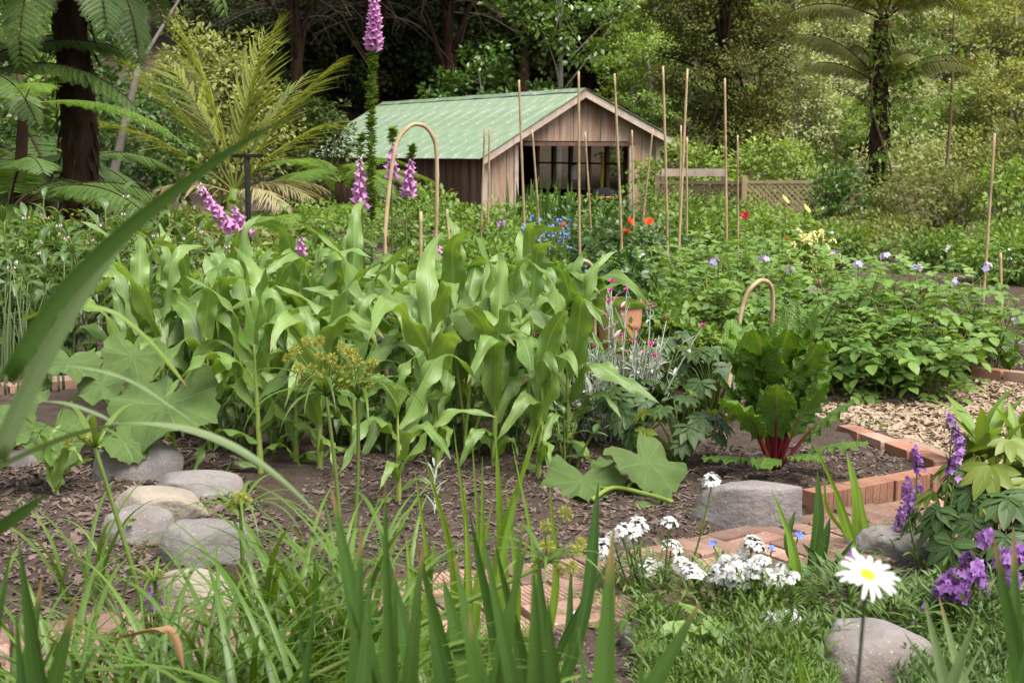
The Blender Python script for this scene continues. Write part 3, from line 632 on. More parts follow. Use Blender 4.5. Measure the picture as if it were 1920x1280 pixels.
def plant_tree(name, label, base, tm, cm, rotz=0.0, sc=1.0, group=None, cat='tree'):
    t = thing(name, label, cat, base, rotz, group); obj('trunk', tm, t, sc=sc); obj('crown', cm, t, sc=sc); return t
def one_tree(name, label, base, H, r, ells, mat, bark, T=QUAD, size=.14, ncl=220, per=40, rad=.38, nl=14, cat='tree', lean=(0, 0), **k):
    cm, C = crown_mesh('crown', ells, ncl, per, rad, T, size, mat, **k); tm = trunk_mesh('trunk', H, r, C, nl, bark, lean); return plant_tree(name, label, base, tm, cm, U(0, 6.28) * 0, cat=cat)
# hillside: a few kinds, many trees, each its own
def proto(mat, ells, size, ncl, per, rad, bark, T=QUAD, H=5.0, nl=12, **k):
    cm, C = crown_mesh('crown', ells, ncl, per, rad, T, size, mat, **k); return trunk_mesh('trunk', H, .13, C, nl, bark), cm
E1 = [(0, 0, 3.6, 1.9, 1.9, 1.5), (1.1, .3, 4.6, 1.3, 1.3, 1.1), (-1.0, -.4, 4.9, 1.3, 1.2, 1.1), (.2, .2, 2.2, 1.7, 1.7, 1.0)]
E2 = [(0, 0, 3.2, 1.6, 1.6, 2.2), (.5, .2, 5.3, 1.0, 1.0, 1.3), (-.4, 0, 1.6, 1.6, 1.6, 1.0)]
E3 = [(-1.2, 0, 3.4, 1.4, 1.3, 1.0), (1.2, .2, 3.8, 1.5, 1.4, 1.0), (0, 0, 4.9, 1.5, 1.4, .9), (.3, -.5, 2.2, 1.6, 1.5, .8)]
KINDS = {
 'olive green': ('olive green bushy tree', proto(M['t_olive'], E1, .15, 150, 62, .50, M['greybark'], squash=.5)),
 'grey green': ('pale grey green feathery tree', proto(M['t_grey'], E2, .13, 170, 62, .44, M['greybark'], squash=.55)),
 'brown': ('brownish olive scrub tree', proto(M['t_brown'], E3, .13, 150, 56, .46, M['greybark'], squash=.5)),
 'light': ('light green rounded tree', proto(M['t_light'], E3, .15, 150, 60, .48, M['greybark'], squash=.5)),
 'dark': ('dark green forest tree', proto(M['t_dark'], E1, .17, 320, 34, .45, M['bark'])),
}
PLAN = [  # photo column, distance, kind, scale, drop
 (1400, 45, 'light', .62), (1490, 46, 'grey green', .85), (1560, 46.5, 'light', .55), (1700, 46, 'grey green', .68), (1780, 45.5, 'light', .60), (1880, 45, 'olive green', .78), (1960, 46, 'grey green', .7),
 (1440, 50, 'grey green', .95), (1545, 50.5, 'grey green', 1.0), (1640, 51, 'grey green', .9), (1735, 50, 'grey green', .85), (1850, 50.5, 'olive green', 1.05), (1950, 51, 'olive green', .9),
 (1290, 53, 'light', .95), (1180, 52, 'light', .95), (1410, 56, 'grey green', 1.05), (1500, 56, 'grey green', 1.05), (1600, 57, 'brown', 1.0), (1700, 56, 'olive green', .95), (1800, 57, 'grey green', 1.0), (1910, 56, 'brown', 1.0),
 (1440, 63, 'brown', 1.0), (1540, 64, 'olive green', .95), (1630, 63, 'brown', 1.1), (1720, 65, 'olive green', 1.0), (1810, 63, 'olive green', 1.05), (1900, 64, 'brown', 1.0), (1980, 64, 'olive green', 1.0),
 (1350, 64, 'olive green', 1.1), (1250, 62, 'dark', 1.1), (1150, 60, 'dark', 1.15), (1050, 61, 'dark', 1.2), (950, 60, 'dark', 1.2), (850, 60, 'dark', 1.2), (750, 60, 'dark', 1.2), (650, 61, 'dark', 1.2),
 (480, 50, 'dark', 1.0), (590, 51.5, 'dark', 1.05), (690, 52, 'dark', 1.1), (780, 53, 'dark', 1.1), (870, 52, 'dark', 1.1), (950, 53.5, 'dark', 1.1), (1040, 53, 'dark', 1.1), (1120, 53.5, 'dark', 1.0), (640, 56, 'dark', 1.2), (735, 56.5, 'dark', 1.2), (825, 57, 'dark', 1.2), (915, 56.5, 'dark', 1.2), (1005, 57, 'dark', 1.2), (1090, 57, 'dark', 1.2), (550, 58, 'dark', 1.1), (450, 57, 'olive green', 1.0), (350, 56, 'dark', 1.1), (250, 56, 'olive green', 1.0), (150, 55, 'dark', 1.1), (40, 55, 'dark', 1.1),
 (1480, 73, 'olive green', 1.1), (1590, 74, 'brown', 1.1), (1690, 75, 'olive green', 1.1), (1790, 74, 'brown', 1.1), (1890, 75, 'olive green', 1.1),
]
rows = {}
for px, Y, kd, s in PLAN: rows.setdefault(('nearest' if Y < 48 else 'second' if Y < 54 else 'third' if Y < 59 else 'fourth' if Y < 70 else 'topmost', kd), []).append((px, Y, s))
for (rw, kd), lst in rows.items():
    lst.sort()
    for i, (px, Y, s) in enumerate(lst):
        nm, (tm, cm) = KINDS[kd]; wh = ' of trees' if len(lst) == 1 else f', {ORD[i]} such tree from the left' 
        plant_tree('hillside_tree', f'{nm}, {rw} hillside row{wh}', atg(px, Y), tm, cm, U(0, 6.28), s, 'trees on the hillside')
# the dark conifer, the light tree, the glossy tree
def pcol(px, Y, z=0.0): return np.array([(px - 960) / FPX * Y, Y, z])
TOT = [(0, 0, 1.9, 2.0, 1.8, 1.3), (.1, 0, 3.6, 2.1, 1.9, 1.5), (-.2, 0, 5.4, 1.9, 1.7, 1.5), (.1, 0, 7.2, 1.6, 1.5, 1.5), (.9, -.3, 4.6, 1.3, 1.2, .9), (-.9, -.4, 6.2, 1.2, 1.1, .9), (.8, -.4, 2.6, 1.2, 1.2, .8)]
one_tree('dark_conifer', 'tall dark olive conifer with shaggy tiers right of the shed roof', pcol(1345, 42), 8, .22, TOT, M['t_totara'], M['bark'], QUAD, .10, 380, 120, .40, 20, droop=.1, squash=.6)
one_tree('light_green_tree', 'bright light green tree with layered clumps behind the right slope of the shed roof', pcol(1215, 47), 4.8, .12, [(0, 0, 3.4, 1.5, 1.4, .8), (.8, 0, 2.5, 1.3, 1.2, .8), (-.6, 0, 4.5, 1.1, 1.0, .6), (.6, .1, 4.9, 1.0, 1.0, .6), (-.9, .2, 2.4, 1.2, 1.1, .7), (1.3, 0, 3.7, .9, .9, .5), (.2, 0, 1.4, 1.7, 1.4, .8)], M['t_light'], M['greybark'], QUAD, .12, 190, 64, .36, squash=.5)
one_tree('glossy_leaved_tree', 'glossy green tree with a thin straight trunk rising behind the shed roof ridge', pcol(1046, 45.5), 8.5, .10, [(.0, 0, 6.6, 1.5, 1.2, .9), (.9, -.2, 5.2, 1.0, .9, .8), (-.8, 0, 5.6, .9, .8, .7), (1.2, 0, 6.2, 1.0, .9, .6), (-1.4, -.1, 6.5, .8, .8, .6)], M['t_glossy'], M['greybark'], DIA, .22, 60, 26, .34, 16)
one_tree('glossy_shrub', 'broad glossy shrub with pale green leaf rosettes just above the shed ridge', pcol(905, 45.5), 4.2, .08, [(0, 0, 3.5, 1.4, 1.0, .9), (-1.2, 0, 3.2, 1.0, .9, .8), (1.4, .1, 3.3, 1.3, 1.0, .7), (.3, .2, 4.6, .9, .8, .5), (2.2, 0, 3.0, 1.0, .9, .6), (0, 0, 2.2, 2.0, 1.0, .9)], M['t_glossy'], M['greybark'], DIA, .20, 130, 26, .32, 12, cat='shrub')
# tall pines whose canopy shades the back of the shed; drooping bare branches show at the top
for k, (px, Y) in enumerate(((560, 45), (700, 47.5), (840, 48.5), (980, 52))):
    where = ('left of the tall foxglove', 'behind the tall foxglove', 'above the middle of the shed roof', 'above the ridge of the shed')[k]
    b = pcol(px, Y, g1(0, Y)); t = one_tree('tall_pine', f'tall shadowy pine with bare drooping lower twigs {where}', b, 9, .24, [(0, -1.0, 9.0, 3.2, 3.4, 1.5), (.5, -2.5, 10.6, 2.6, 3, 1.3), (0, -3.5, 8.6, 2.8, 2.2, 1.1), (0, 0, 12, 2.2, 2.4, 1.4)], M['t_dark'], M['bark'], NEED, .30, 320, 44, .5, 16)
    m = MB()
    for j in range(26):
        a0 = U(0, 6.28); z = U(5.6, 8.2); L = U(1.6, 3.4); e = np.array([math.cos(a0), math.sin(a0), 0]); P = [np.array([0, 0, z]), e * L * .5 + (0, 0, z - U(-.1, .3)), e * L + (0, 0, z - U(.6, 1.7))]
        Q = seg_chain(P, 8); m.add(*tube(Q, np.linspace(.03, .006, 8), 4, False))
        for _ in range(5): f = rng.integers(3, 8); d = rdir(1)[0] * U(.3, .8); d[2] = -abs(d[2]); m.add(*tube([Q[f], Q[f] + d * .5 + (0, 0, .03), Q[f] + d], [.010, .007, .003], 3, False))
    obj('bare_branches', m.mesh('bare_branches', M['twig']), t)

# ================================================================ ferns and palms
def pinna_t(nl, w=.16, dr=.12):               # one side branch of a fern frond: many little leaflets
    t = np.linspace(.06, .98, nl); m = MB(); ln = w * np.sin(np.pi * np.clip(t * .85 + .12, 0, 1)) ** .8 + .01
    P = np.stack([0 * t, t, -dr * t * t], 1); m.add(*strip(np.stack([0 * t, t, -dr * t * t], 1), (1, 0, 0), .012 * (1.1 - t), 2))
    for s in (1, -1):
        D = np.stack([s * np.ones(nl), .35 * np.ones(nl), -.15 * np.ones(nl)], 1); X, Y, Z = frames(D, np.tile([0, 0, 1.0], (nl, 1)))
        m.add(*inst((QUAD[0] * [.9 / max(w, .05) * .05 * 3.0, 1, 1], QUAD[1], QUAD[2]), P, X, Y, Z, ln))
    return m.T()
def frond(L, a0, a1, n, plen, T, p=1.2, sweep=.35, droop=.2, r=.014, mats=None, t0=.18, vup=0.0, tw=0.0, jit=.06):
    P, side, t = arc(L, a0, a1, p, 24, tw); m = MB(); m.add(*tube(P, r * (1.1 - .95 * t), 5, False), mat=1)
    tt = np.linspace(t0, .99, n); q = np.stack([np.interp(tt, t, P[:, j]) for j in range(3)], 1); tg = nrm(np.stack([np.interp(tt, t, np.gradient(P, axis=0)[:, j]) for j in range(3)], 1))
    S = np.stack([np.interp(tt, t, side[:, j]) for j in range(3)], 1); nn = np.cross(S, tg); f = (tt - t0) / (1 - t0)
    ln = plen * (np.sin(np.pi * np.clip(.16 + .80 * f, 0, 1)) ** .75 + .04)
    for s in (1, -1):
        D = S * s + tg * (sweep + .4 * f[:, None]) + nn * vup + np.array([0, 0, -droop]) + rng.normal(size=(n, 3)) * jit
        N = -nn * np.sign((-nn)[:, 2:3] + 1e-6) + S * s * -.25 * np.sign(vup + 1e-9); X, Y, Z = frames(D, N); m.add(*inst(T, q, X, Y, Z, ln * U(.9, 1.08, n)))
    return m.mesh('frond', mats)
PT = pinna_t(15, .15); PTF = pinna_t(9, .17)
LEAFLET = leaf_t(.034, 5, .35, .10, .6, 3)
FD = [frond(2.5, R(38 + 6 * k), R(118 + 8 * k), 30, .46, PT, 1.3, .3, .22, .018, [M['ferndk'], M['bark']]) for k in range(3)]
FO = [frond(2.6, R(32 + 8 * k), R(112 + 8 * k), 30, .46, PT, 1.5, .3, .75, .022, [M['fernol'], M['bark']]) for k in range(3)]
FL = [frond(1.3, R(45), R(105 + 12 * k), 24, .27, PTF, 1.2, .3, .15, .008, [M['fern'], M['stem']]) for k in range(3)]
def fibre_trunk(H, r, lean=(0, 0)):
    n, k = 60, 22; t = np.linspace(0, 1, n); a = np.linspace(0, 6.2832, k, endpoint=False); tt, aa = np.meshgrid(t, a, indexing='ij')
    rr = r * (1.12 - .2 * tt) * (1 + .16 * (vn(aa * 3, tt * H, 2.2, 4) - .5) + .14 * (vn(aa * 6, tt * H, 7, 6) - .5))
    V = np.stack([rr * np.cos(aa) + lean[0] * tt + .05 * np.sin(tt * 5), rr * np.sin(aa) + lean[1] * tt, H * tt], -1).reshape(-1, 3); m = MB(); m.add(V, grid_faces(n, k, 0, True))
    q = 260; a = U(0, 6.28, q); f = U(.05, .98, q); P = np.stack([r * np.cos(a) * 1.02 + lean[0] * f + .05 * np.sin(f * 5), r * np.sin(a) * 1.02 + lean[1] * f, H * f], 1)
    D = np.stack([np.cos(a) * .35, np.sin(a) * .35, np.full(q, -1.0)], 1) + rng.normal(size=(q, 3)) * .15; X, Y, Z = frames(D, np.stack([np.cos(a), np.sin(a), 0 * a], 1)); m.add(*inst(NEED, P, X, Y, Z, U(.15, .4, q))); return m.mesh('trunk', M['bark'])
def tree_fern(label, base, H, r, meshes, fronds, lean=(0, 0)):
    t = thing('tree_fern', label, 'tree fern', base); obj('trunk', fibre_trunk(H, r, lean), t)
    for (az, dz, ti, s, k) in fronds:
        obj('frond', meshes[k % len(meshes)], t, (lean[0] * (H - dz) / H, lean[1] * (H - dz) / H, H - dz), (0, ti, R(az)), s)
    return t
# left tree fern: trunk runs out of the top; older fronds hang into view
YL = 18.0; bl = atg(150, YL)
tfl = tree_fern('dark trunked tree fern at the left with fronds hanging into view', bl, 4.6, .20, FD, [(a, .1 + .05 * (i % 3), R(18 + 7 * (i % 3)), 1.0 + .1 * (i % 2), i) for i, a in enumerate(range(10, 370, 30))] + [(a, .5, R(52), .9, i) for i, a in enumerate((200, 235, 262, 300, 170, 320))])
# lower fern clumps at the left
def fern_clump(label, base, H, n, meshes, s, az0=0, az1=360, tilt=(0, 25), ch=0):
    t = thing('fern_plant', label, 'fern', base); m = MB(); m.add(*tube([(0, 0, -.05), (0, 0, H)], [.09 * s, .07 * s], 8)); obj('crown_stem', m.mesh('crown_stem', M['bark']), t)
    for i in range(n): obj('frond', meshes[i % len(meshes)], t, (0, 0, H), (0, R(U(*tilt)), R(az0 + (az1 - az0) * (i + U(.1, .9)) / n)), s * U(.8, 1.12))
    return t
fern_clump('dark leafy fern below the tree fern trunk at the left edge', atg(20, 16), .9, 11, FD, .85)
fern_clump('shaded fern behind the tree fern trunk', atg(95, 21), 1.2, 11, FD, .9)
fern_clump('tall fern with fronds arching over the left edge', atg(-70, 17.5), 2.3, 12, FD, 1.0)
fern_clump('bright light green fern spreading beside the palm base', atg(560, 23), .35, 11, FL, 1.3)
fern_clump('yellowish fern at the left end of the shed', atg(640, 30), .9, 12, FL, 1.6)
fern_clump('low bright fern between the palm and the tree fern', atg(300, 20), .3, 10, FL, 1.2)
fb = at(110, 155, 16.6)
gf = thing('fern_plant', 'light green fern with one long frond reaching across in front of the dark trunk', 'fern', (atg(40, 16.6)))
m = MB(); m.add(*tube([(0, 0, -.05), (0, .05, 1.2), (.1, 0, 2.1)], [.10, .08, .06], 8)); obj('crown_stem', m.mesh('crown_stem', M['bark']), gf)
FLL = frond(1.9, R(62), R(112), 34, .33, PTF, 1.2, .35, .12, .012, [M['fern'], M['stem']])
for az, ti, s in ((-10, .30, 1.05), (-62, .0, .75), (-115, .15, .8), (150, -.1, .8), (70, -.2, .8), (-165, .2, .7)): obj('frond', FLL, gf, (.1, 0, 2.1), (0, ti, R(az)), s)
# palm
def palm_frond(L, a0, a1, n, plen, vup, mat, droop=.05, jit=.05): return frond(L, a0, a1, n, plen, LEAFLET, 1.3, 1.15, droop, .022, [mat, mat], .16, vup, jit=jit)
pal = thing('young_palm', 'young trunkless palm with stiff yellow green fronds left of the shed', 'palm', atg(440, 24))
PF = [palm_frond(3.0, R(4), R(24), 24, 1.0, .35, M['palm'], -.1, .13), palm_frond(2.9, R(22), R(46), 24, .95, .4, M['palm'], -.05, .14), palm_frond(2.6, R(42), R(74), 22, .85, .25, M['palm'], .1, .15)]
PO = palm_frond(2.3, R(60), R(118), 34, .72, .1, M['palmold'], .45, .2)
m = MB(); m.add(*tube([(0, 0, -.05), (0, 0, .5), (.02, 0, .95)], [.17, .15, .09], 10)); obj('trunk', m.mesh('trunk', M['stem']), pal)
for az, ti, k, s in ((185, .08, 0, 1.0), (5, .05, 0, 1.0), (60, .1, 0, .95), (188, .10, 1, 1.0), (200, .1, 2, .95), (12, .12, 1, 1.0), (-25, .1, 2, .95), (140, .1, 1, 1), (45, .1, 1, .9)):
    obj('frond', PF[k], pal, (.02, 0, .9), (0, ti, R(az)), s)
for az, ti in ((5, .05), (-30, .1), (-50, .2), (215, .1), (25, .15)): obj('frond', PO, pal, (.02, 0, .85), (0, ti, R(az)), .72)
# right tree fern with climbing vine
br = atg(1632, 28.5); HR = at(1640, 45, 28.5)[2]
tfr = tree_fern('dark trunked tree fern at the right wrapped in leafy vine', br, HR, .155, FO, [(a, .0, R(U(2, 16)), 1.05, i) for i, a in enumerate(range(0, 360, 30))] + [(168, 1.25, R(2), .92, 0), (190, 1.3, R(12), .8, 1), (14, 1.35, R(-2), .95, 2), (-12, 1.4, R(6), .8, 1), (-80, 1.3, R(10), .7, 0), (100, 1.3, 0, .8, 0)], (.12, 0))
vt = thing('climbing_vine', 'leafy vine twining up the right tree fern trunk', 'vine', br)
z = np.linspace(0, 3.6, 30); P = np.stack([.26 * np.cos(z * 1.6 - 1.2) + .1, -.26 + .05 * np.sin(z * 2), z], 1); m = MB(); m.add(*tube(P, np.linspace(.035, .012, 30), 6)); obj('stem', m.mesh('stem', M['vine']), vt)
m = MB(); C = np.concatenate([np.stack([.35 * np.cos(U(0, 6.28, 40)) + .25, -.3 + .15 * rng.normal(size=40), U(1.4, 4.2, 40)], 1), np.stack([U(-.1, 1.0, 40), U(-.5, -.2, 40), U(2.0, 4.4, 40)], 1), np.stack([U(-.3, .3, 18), np.full(18, -.3), U(.2, 1.6, 18)], 1), np.stack([U(.3, .9, 20), U(-.4, 0, 20), U(2.4, 3.9, 20)], 1)])
m.add(*leaf_cloud(C, .16, 9, DIA, .13)); obj('foliage', m.mesh('foliage', M['t_light']), vt, kind='stuff')
# thin saplings and stems right of it
for lab, px0, py0, px1, Y, lean in (('thin leaning sapling trunk just right of the right tree fern', 1790, 0, 1765, 30, 0), ('slender bare sapling left of the right tree fern', 1565, 250, 1562, 29, 0)):
    a, b = atg(px1, Y), at(px0, py0, Y); t = thing('sapling', lab, 'sapling', a); P = seg_chain([(0, 0, 0), (b - a) * .5 + (.05, 0, 0), b - a], 12); m = MB(); m.add(*tube(P, np.linspace(.05, .02, 12), 6)); obj('trunk', m.mesh('trunk', M['vine']), t)
    m = MB(); C = (b - a) * U(.45, 1, (14, 1)) + rng.normal(size=(14, 3)) * .22; m.add(*leaf_cloud(C, .18, 10, DIA, .14)); obj('foliage', m.mesh('foliage', M['t_light']), t, kind='stuff')
gl = thing('grey_trunk', 'leaning pale grey bare trunk beside the left tree fern', 'tree', atg(195, 25))
a, b = atg(195, 25), at(262, 120, 25); m = MB(); m.add(*tube(seg_chain([(0, 0, 0), (b - a) * .45 + (-.06, 0, 0), b - a], 14), np.linspace(.10, .06, 14), 9)); obj('trunk', m.mesh('trunk', M['greybark']), gl)
m = MB()
for d in ((.5, .1, .8), (-.4, 0, .7), (.2, -.2, .9)): m.add(*tube(seg_chain([b - a, b - a + np.array(d) * .8, b - a + np.array(d) * 2], 7), np.linspace(.045, .015, 7), 6))
obj('limb', m.mesh('limb', M['greybark']), gl)

# ================================================================ shrubs
def shrub(name, label, base, w, d, h, mat, T=DIA, size=.1, ncl=90, per=16, rad=.22, cat='shrub', stems=10, z0=.1, **k):
    t = thing(name, label, cat, base); C, O = ell_points([(0, 0, h * .52, w / 2, d / 2, h * .46), (w * .18, -d * .1, h * .62, w * .3, d * .3, h * .33), (-w * .2, 0, h * .5, w * .3, d * .3, h * .38)], ncl); C[:, 2] = np.maximum(C[:, 2], z0)
    m = MB(); m.add(*leaf_cloud(C, rad * U(.7, 1.2, len(C)), per, T, size, O, **k)); obj('foliage', m.mesh('foliage', mat), t, kind='stuff')
    m = MB()
    for i in rng.choice(len(C), min(stems, len(C)), False): m.add(*tube(seg_chain([(C[i][0] * .15, C[i][1] * .15, 0), C[i] * [.6, .6, .5], C[i]], 6), np.linspace(.02, .006, 6) * (h ** .5), 5, False))
    obj('stems', m.mesh('stems', M['vine']), t); return t
shrub('olive_shrub', 'wide dusty olive shrub in front of the dark fence at right', atg(1740, 26), 2.3, 1.8, 1.35, M['olive'], DIA, .085, 170, 26, .2)
shrub('green_shrub', 'mid green shrub left of the right tree fern trunk', atg(1570, 27), 1.1, 1.0, 1.35, M['t_glossy'], DIA, .10, 100, 16, .18)
shrub('green_shrub', 'dense green shrub at the right edge behind the tall cane', atg(1895, 25), 1.5, 1.5, 1.5, M['bright'], DIA, .11, 110, 16, .2)
shrub('green_shrub', 'leafy shrub growing over the beam right of the shed', atg(1290, 34), 2.4, 1.2, 1.75, M['t_light'], DIA, .12, 160, 18, .24)
shrub('green_shrub', 'tall shrub behind the honey coloured lattice', atg(1450, 35), 2.6, 1.6, 1.9, M['t_light'], DIA, .13, 150, 18, .26)
shrub('green_shrub', 'tall green shrub behind the fence right of the right tree fern', atg(1800, 35), 2.6, 1.6, 2.1, M['t_olive'], DIA, .13, 150, 18, .26)
shrub('green_shrub', 'pale leaved shrub behind the cane at the right edge', atg(1900, 33), 1.9, 1.6, 2.3, M['olive'], DIA, .12, 130, 18, .26)
shrub('green_shrub', 'shrub behind the right tree fern with arching shoots', atg(1700, 38), 2.6, 1.8, 2.2, M['t_grey'], DIA, .13, 150, 18, .28)
shrub('forest_shrub', 'dark leafy shrub behind the left tree fern', atg(110, 26), 3.4, 2.2, 4.2, M['rosel'], DIA, .14, 260, 26, .32)
shrub('forest_shrub', 'sunlit green shrub behind the palm', atg(400, 33), 3.6, 2.4, 4.6, M['t_olive'], DIA, .14, 240, 26, .34)
shrub('forest_shrub', 'dark shrub left of the leaning grey trunk', atg(250, 30), 2.8, 2.0, 3.2, M['rosel'], DIA, .14, 200, 24, .30)
shrub('forest_shrub', 'dark undergrowth between the palm and the shed', atg(575, 36), 2.8, 2.0, 3.0, M['t_dark'], DIA, .15, 180, 24, .32)
shrub('forest_shrub', 'bright sprays of leaves at the top left corner', atg(20, 24), 1.9, 1.4, 4.8, M['bright'], DIA, .14, 90, 20, .28)
shrub('forest_shrub', 'low yellow green shrub right behind the leaning foxgloves', atg(330, 17.5), 1.7, 1.1, .95, M['hellpale'], DIA, .09, 110, 20, .16)
shrub('forest_shrub', 'dim shrub in shade at the far left behind the ferns', atg(-60, 22), 2.6, 1.8, 3.0, M['rosel'], DIA, .13, 160, 22, .3)
# ================================================================ corn
def corn_leaf(L, Wd, a0, a1, t0, sp, wave, ph, tw):       # rises, folds over and hangs, edges rippled
    n = 24; t = np.linspace(0, 1, n); f = 1 / (1 + np.exp(-(t - t0) / sp)); f = (f - f[0]) / (f[-1] - f[0]); a = a0 + (a1 - a0) * f + .10 * np.sin(t * 9 + ph)
    d = np.stack([np.sin(a), .28 * np.sin(t * 5 + ph) * t, np.cos(a)], 1); d = nrm(d) * (L / (n - 1)); P = np.concatenate([[[0, 0, 0]], np.cumsum((d[1:] + d[:-1]) / 2, 0)])
    q = tw * np.clip((t - .25) / .75, 0, 1) ** 1.2; T = nrm(np.gradient(P, axis=0)); S0 = nrm(np.cross(np.cross(T, np.array([0, 1.0, 0])), T)); side = S0 * np.cos(q)[:, None] + np.cross(T, S0) * np.sin(q)[:, None]
    w = Wd / 2 * np.clip(np.minimum(.42 + t * 2.6, 1) * np.clip((1 - t) * 1.7, 0, 1) ** .8, .02, 1)
    m = MB(); m.add(*strip(P, side, w, 7, .8 * (1 - t) ** 2.5 + .10, wave, U(2.6, 4.2), ph)); return m.mesh('leaf', M['corn'])
def _cl(n, L, W_, a0, a1, t0, wv): return [corn_leaf(U(*L), U(*W_), R(U(*a0)), R(U(*a1)), U(*t0), U(.05, .16), wv, U(0, 6), U(-1.5, 1.5)) for _ in range(n)]
CL = {'low': _cl(8, (.45, .6), (.07, .09), (35, 55), (120, 175), (.3, .6), .020), 'mid': _cl(18, (.60, .86), (.105, .145), (18, 42), (85, 160), (.35, .72), .030), 'top': _cl(12, (.48, .70), (.095, .125), (6, 22), (40, 140), (.45, .8), .024)}
def corn(label, base, H, az, s=1.0):
    t = thing('corn_plant', label, 'corn', base, az, 'corn plants in the patch'); n = 10
    H *= .92; zz = np.linspace(0, H, 16); lean = U(-.04, .04, 2); r = (.017 - .013 * (zz / H) ** 1.5) * (1 + .18 * (np.arange(16) % 3 == 0)) * s
    P = np.stack([lean[0] * zz, lean[1] * zz, zz - .05], 1); m = MB(); m.add(*tube(P, r, 9)); obj('stalk', m.mesh('stalk', M['stalk']), t)
    for i in range(n):
        f = .10 + .90 * i / (n - 1); kd = 'low' if i < 3 else 'mid' if i < 8 else 'top'; z = f * H
        a = (i % 2) * math.pi + rng.normal() * .38; k = s * U(.85, 1.1) * (.8 if i < 2 else 1)
        obj('leaf', CL[kd][rng.integers(len(CL[kd]))], t, (lean[0] * z, lean[1] * z, z - .05), (U(-.12, .12), U(-.12, .12), a), (k, k * (1 if rng.random() < .5 else -1), k))
    return t
fr = [(748, 962, .52, .75), (490, 905, .74, .92), (600, 900, .70, .9), (822, 893, .80, .98), (925, 880, .74, .9), (1008, 905, .58, .85), (395, 862, .70, .9)]
fr += [(665, 872, .62, .9), (555, 885, .66, .85)]; fr.sort()
for i, (px, py, H, s) in enumerate(fr): corn(f'young corn plant in the front row of the patch, {ORD[i]} from the left', gpt(px, py), H, U(0, 6.28), s)
for r_, (Y, x0, x1, n) in enumerate(((7.5, -1.85, .32, 8), (8.0, -2.1, .40, 9), (8.5, -2.25, .42, 9), (9.0, -2.15, .36, 8))):
    for i in range(n):
        x = x0 + (x1 - x0) * i / (n - 1) + U(-.08, .08); y = Y + U(-.1, .1)
        corn(f'corn plant in the {ORD[r_ + 1]} row back from the path, {ORD[i]} from the left', (x, y, g1(x, y)), U(.70, .86) - (.08 if x > .2 else 0), U(0, 6.28), U(.9, 1.08))

# ================================================================ pumpkin
def pump_leaf(seed):
    g = np.random.default_rng(seed); nr, na = 11, 72; th = np.linspace(-math.pi, math.pi, na); rr = np.linspace(.02, 1, nr)
    out = (1 + .06 * np.cos(th * 5) + .03 * np.cos(th * 17 + g.uniform(0, 6)) + .03 * np.cos(th * 2 + g.uniform(0, 6)) + .022 * g.normal(size=na)) * (1 - .62 * np.exp(-((math.pi - np.abs(th)) / .32) ** 2)); out[0] = out[-1]
    Rr, Th = np.meshgrid(rr, th, indexing='ij'); q = Rr * out[None, :]
    X, Y = q * np.sin(Th), q * np.cos(Th)
    Z = .16 * q ** 1.5 - .34 * np.maximum(Y, 0) ** 2 - .16 * X ** 2 + .19 * q ** 2 * np.sin(Th * 3 + g.uniform(0, 6)) + .075 * q ** 3 * np.sin(Th * 8 + g.uniform(0, 6)) - .05 * np.cos(Th * 9 + math.pi) * q * (1 - .3 * q) + .03 * q * np.sin(7 * X + 3) * np.sin(6 * Y)
    m = MB(); m.add(np.stack([X, Y, Z], -1).reshape(-1, 3), grid_faces(nr, na), np.stack([Th / 6.2832 + .5, Rr], -1).reshape(-1, 2)); return m.mesh('leaf', M['pump'])
PL = [pump_leaf(k) for k in range(6)]
def pumpkin(label, leaves, vine, name='pumpkin_plant'):
    b = gpt(*vine[0]); t = thing(name, label, 'pumpkin plant', b); V = [gpt(*v) + (0, 0, .03) - b for v in vine]
    VP = seg_chain(V, 24) if len(V) > 1 else np.array([V[0], V[0] + (0, 0, .05)]); m = MB(); m.add(*tube(VP, .011, 7)); obj('vine', m.mesh('vine', M['pstem']), t)
    for k, (px, py, dpx, Y, tilt, spin) in enumerate(leaves):
        p = at(px, py, Y) - b; s = dpx / FPX * Y / 2 * 1.06
        o = obj('leaf', PL[(k * 5 + len(label)) % 6], t, p, (0, 0, 0), s); o.rotation_euler = (Matrix.Rotation(R(tilt), 3, 'X') @ Matrix.Rotation(R(U(-14, 14)), 3, 'Y') @ Matrix.Rotation(R(spin), 3, 'Z')).to_euler()
        q = VP[np.argmin(np.linalg.norm((VP - p) * [1, 1, .2], axis=1))]; Q = seg_chain([q, (q + p) / 2 + np.array([0, .05, -.02]), p - (0, 0, .004)], 9); m = MB(); m.add(*tube(Q, np.linspace(.010, .007, 9), 7)); obj('leaf_stalk', m.mesh('leaf_stalk', M['pstem']), t)
    return t
pumpkin('sprawling pumpkin plant with broad leaves left of the corn', [(312, 758, 190, 6.75, 30, 165), (128, 678, 112, 7.0, 16, 190), (190, 722, 125, 6.9, 14, 120), (250, 668, 122, 7.25, 32, 200), (15, 795, 115, 6.3, 28, 150), (108, 818, 135, 6.35, 20, 210), (62, 735, 80, 6.9, 30, 100), (430, 648, 74, 7.6, 40, 180), (235, 830, 90, 6.6, 30, 240)], [(330, 905), (230, 850), (120, 850), (10, 860)])
pumpkin('small pumpkin plant with four leaves trailing over soil beside the long grey rock', [(1092, 902, 150, 6.55, 12, 175), (1212, 866, 150, 6.6, 18, 215), (1247, 948, 110, 6.3, 6, 140), (1150, 880, 80, 6.9, 20, 160)], [(1110, 950), (1150, 935), (1210, 945), (1260, 960)])
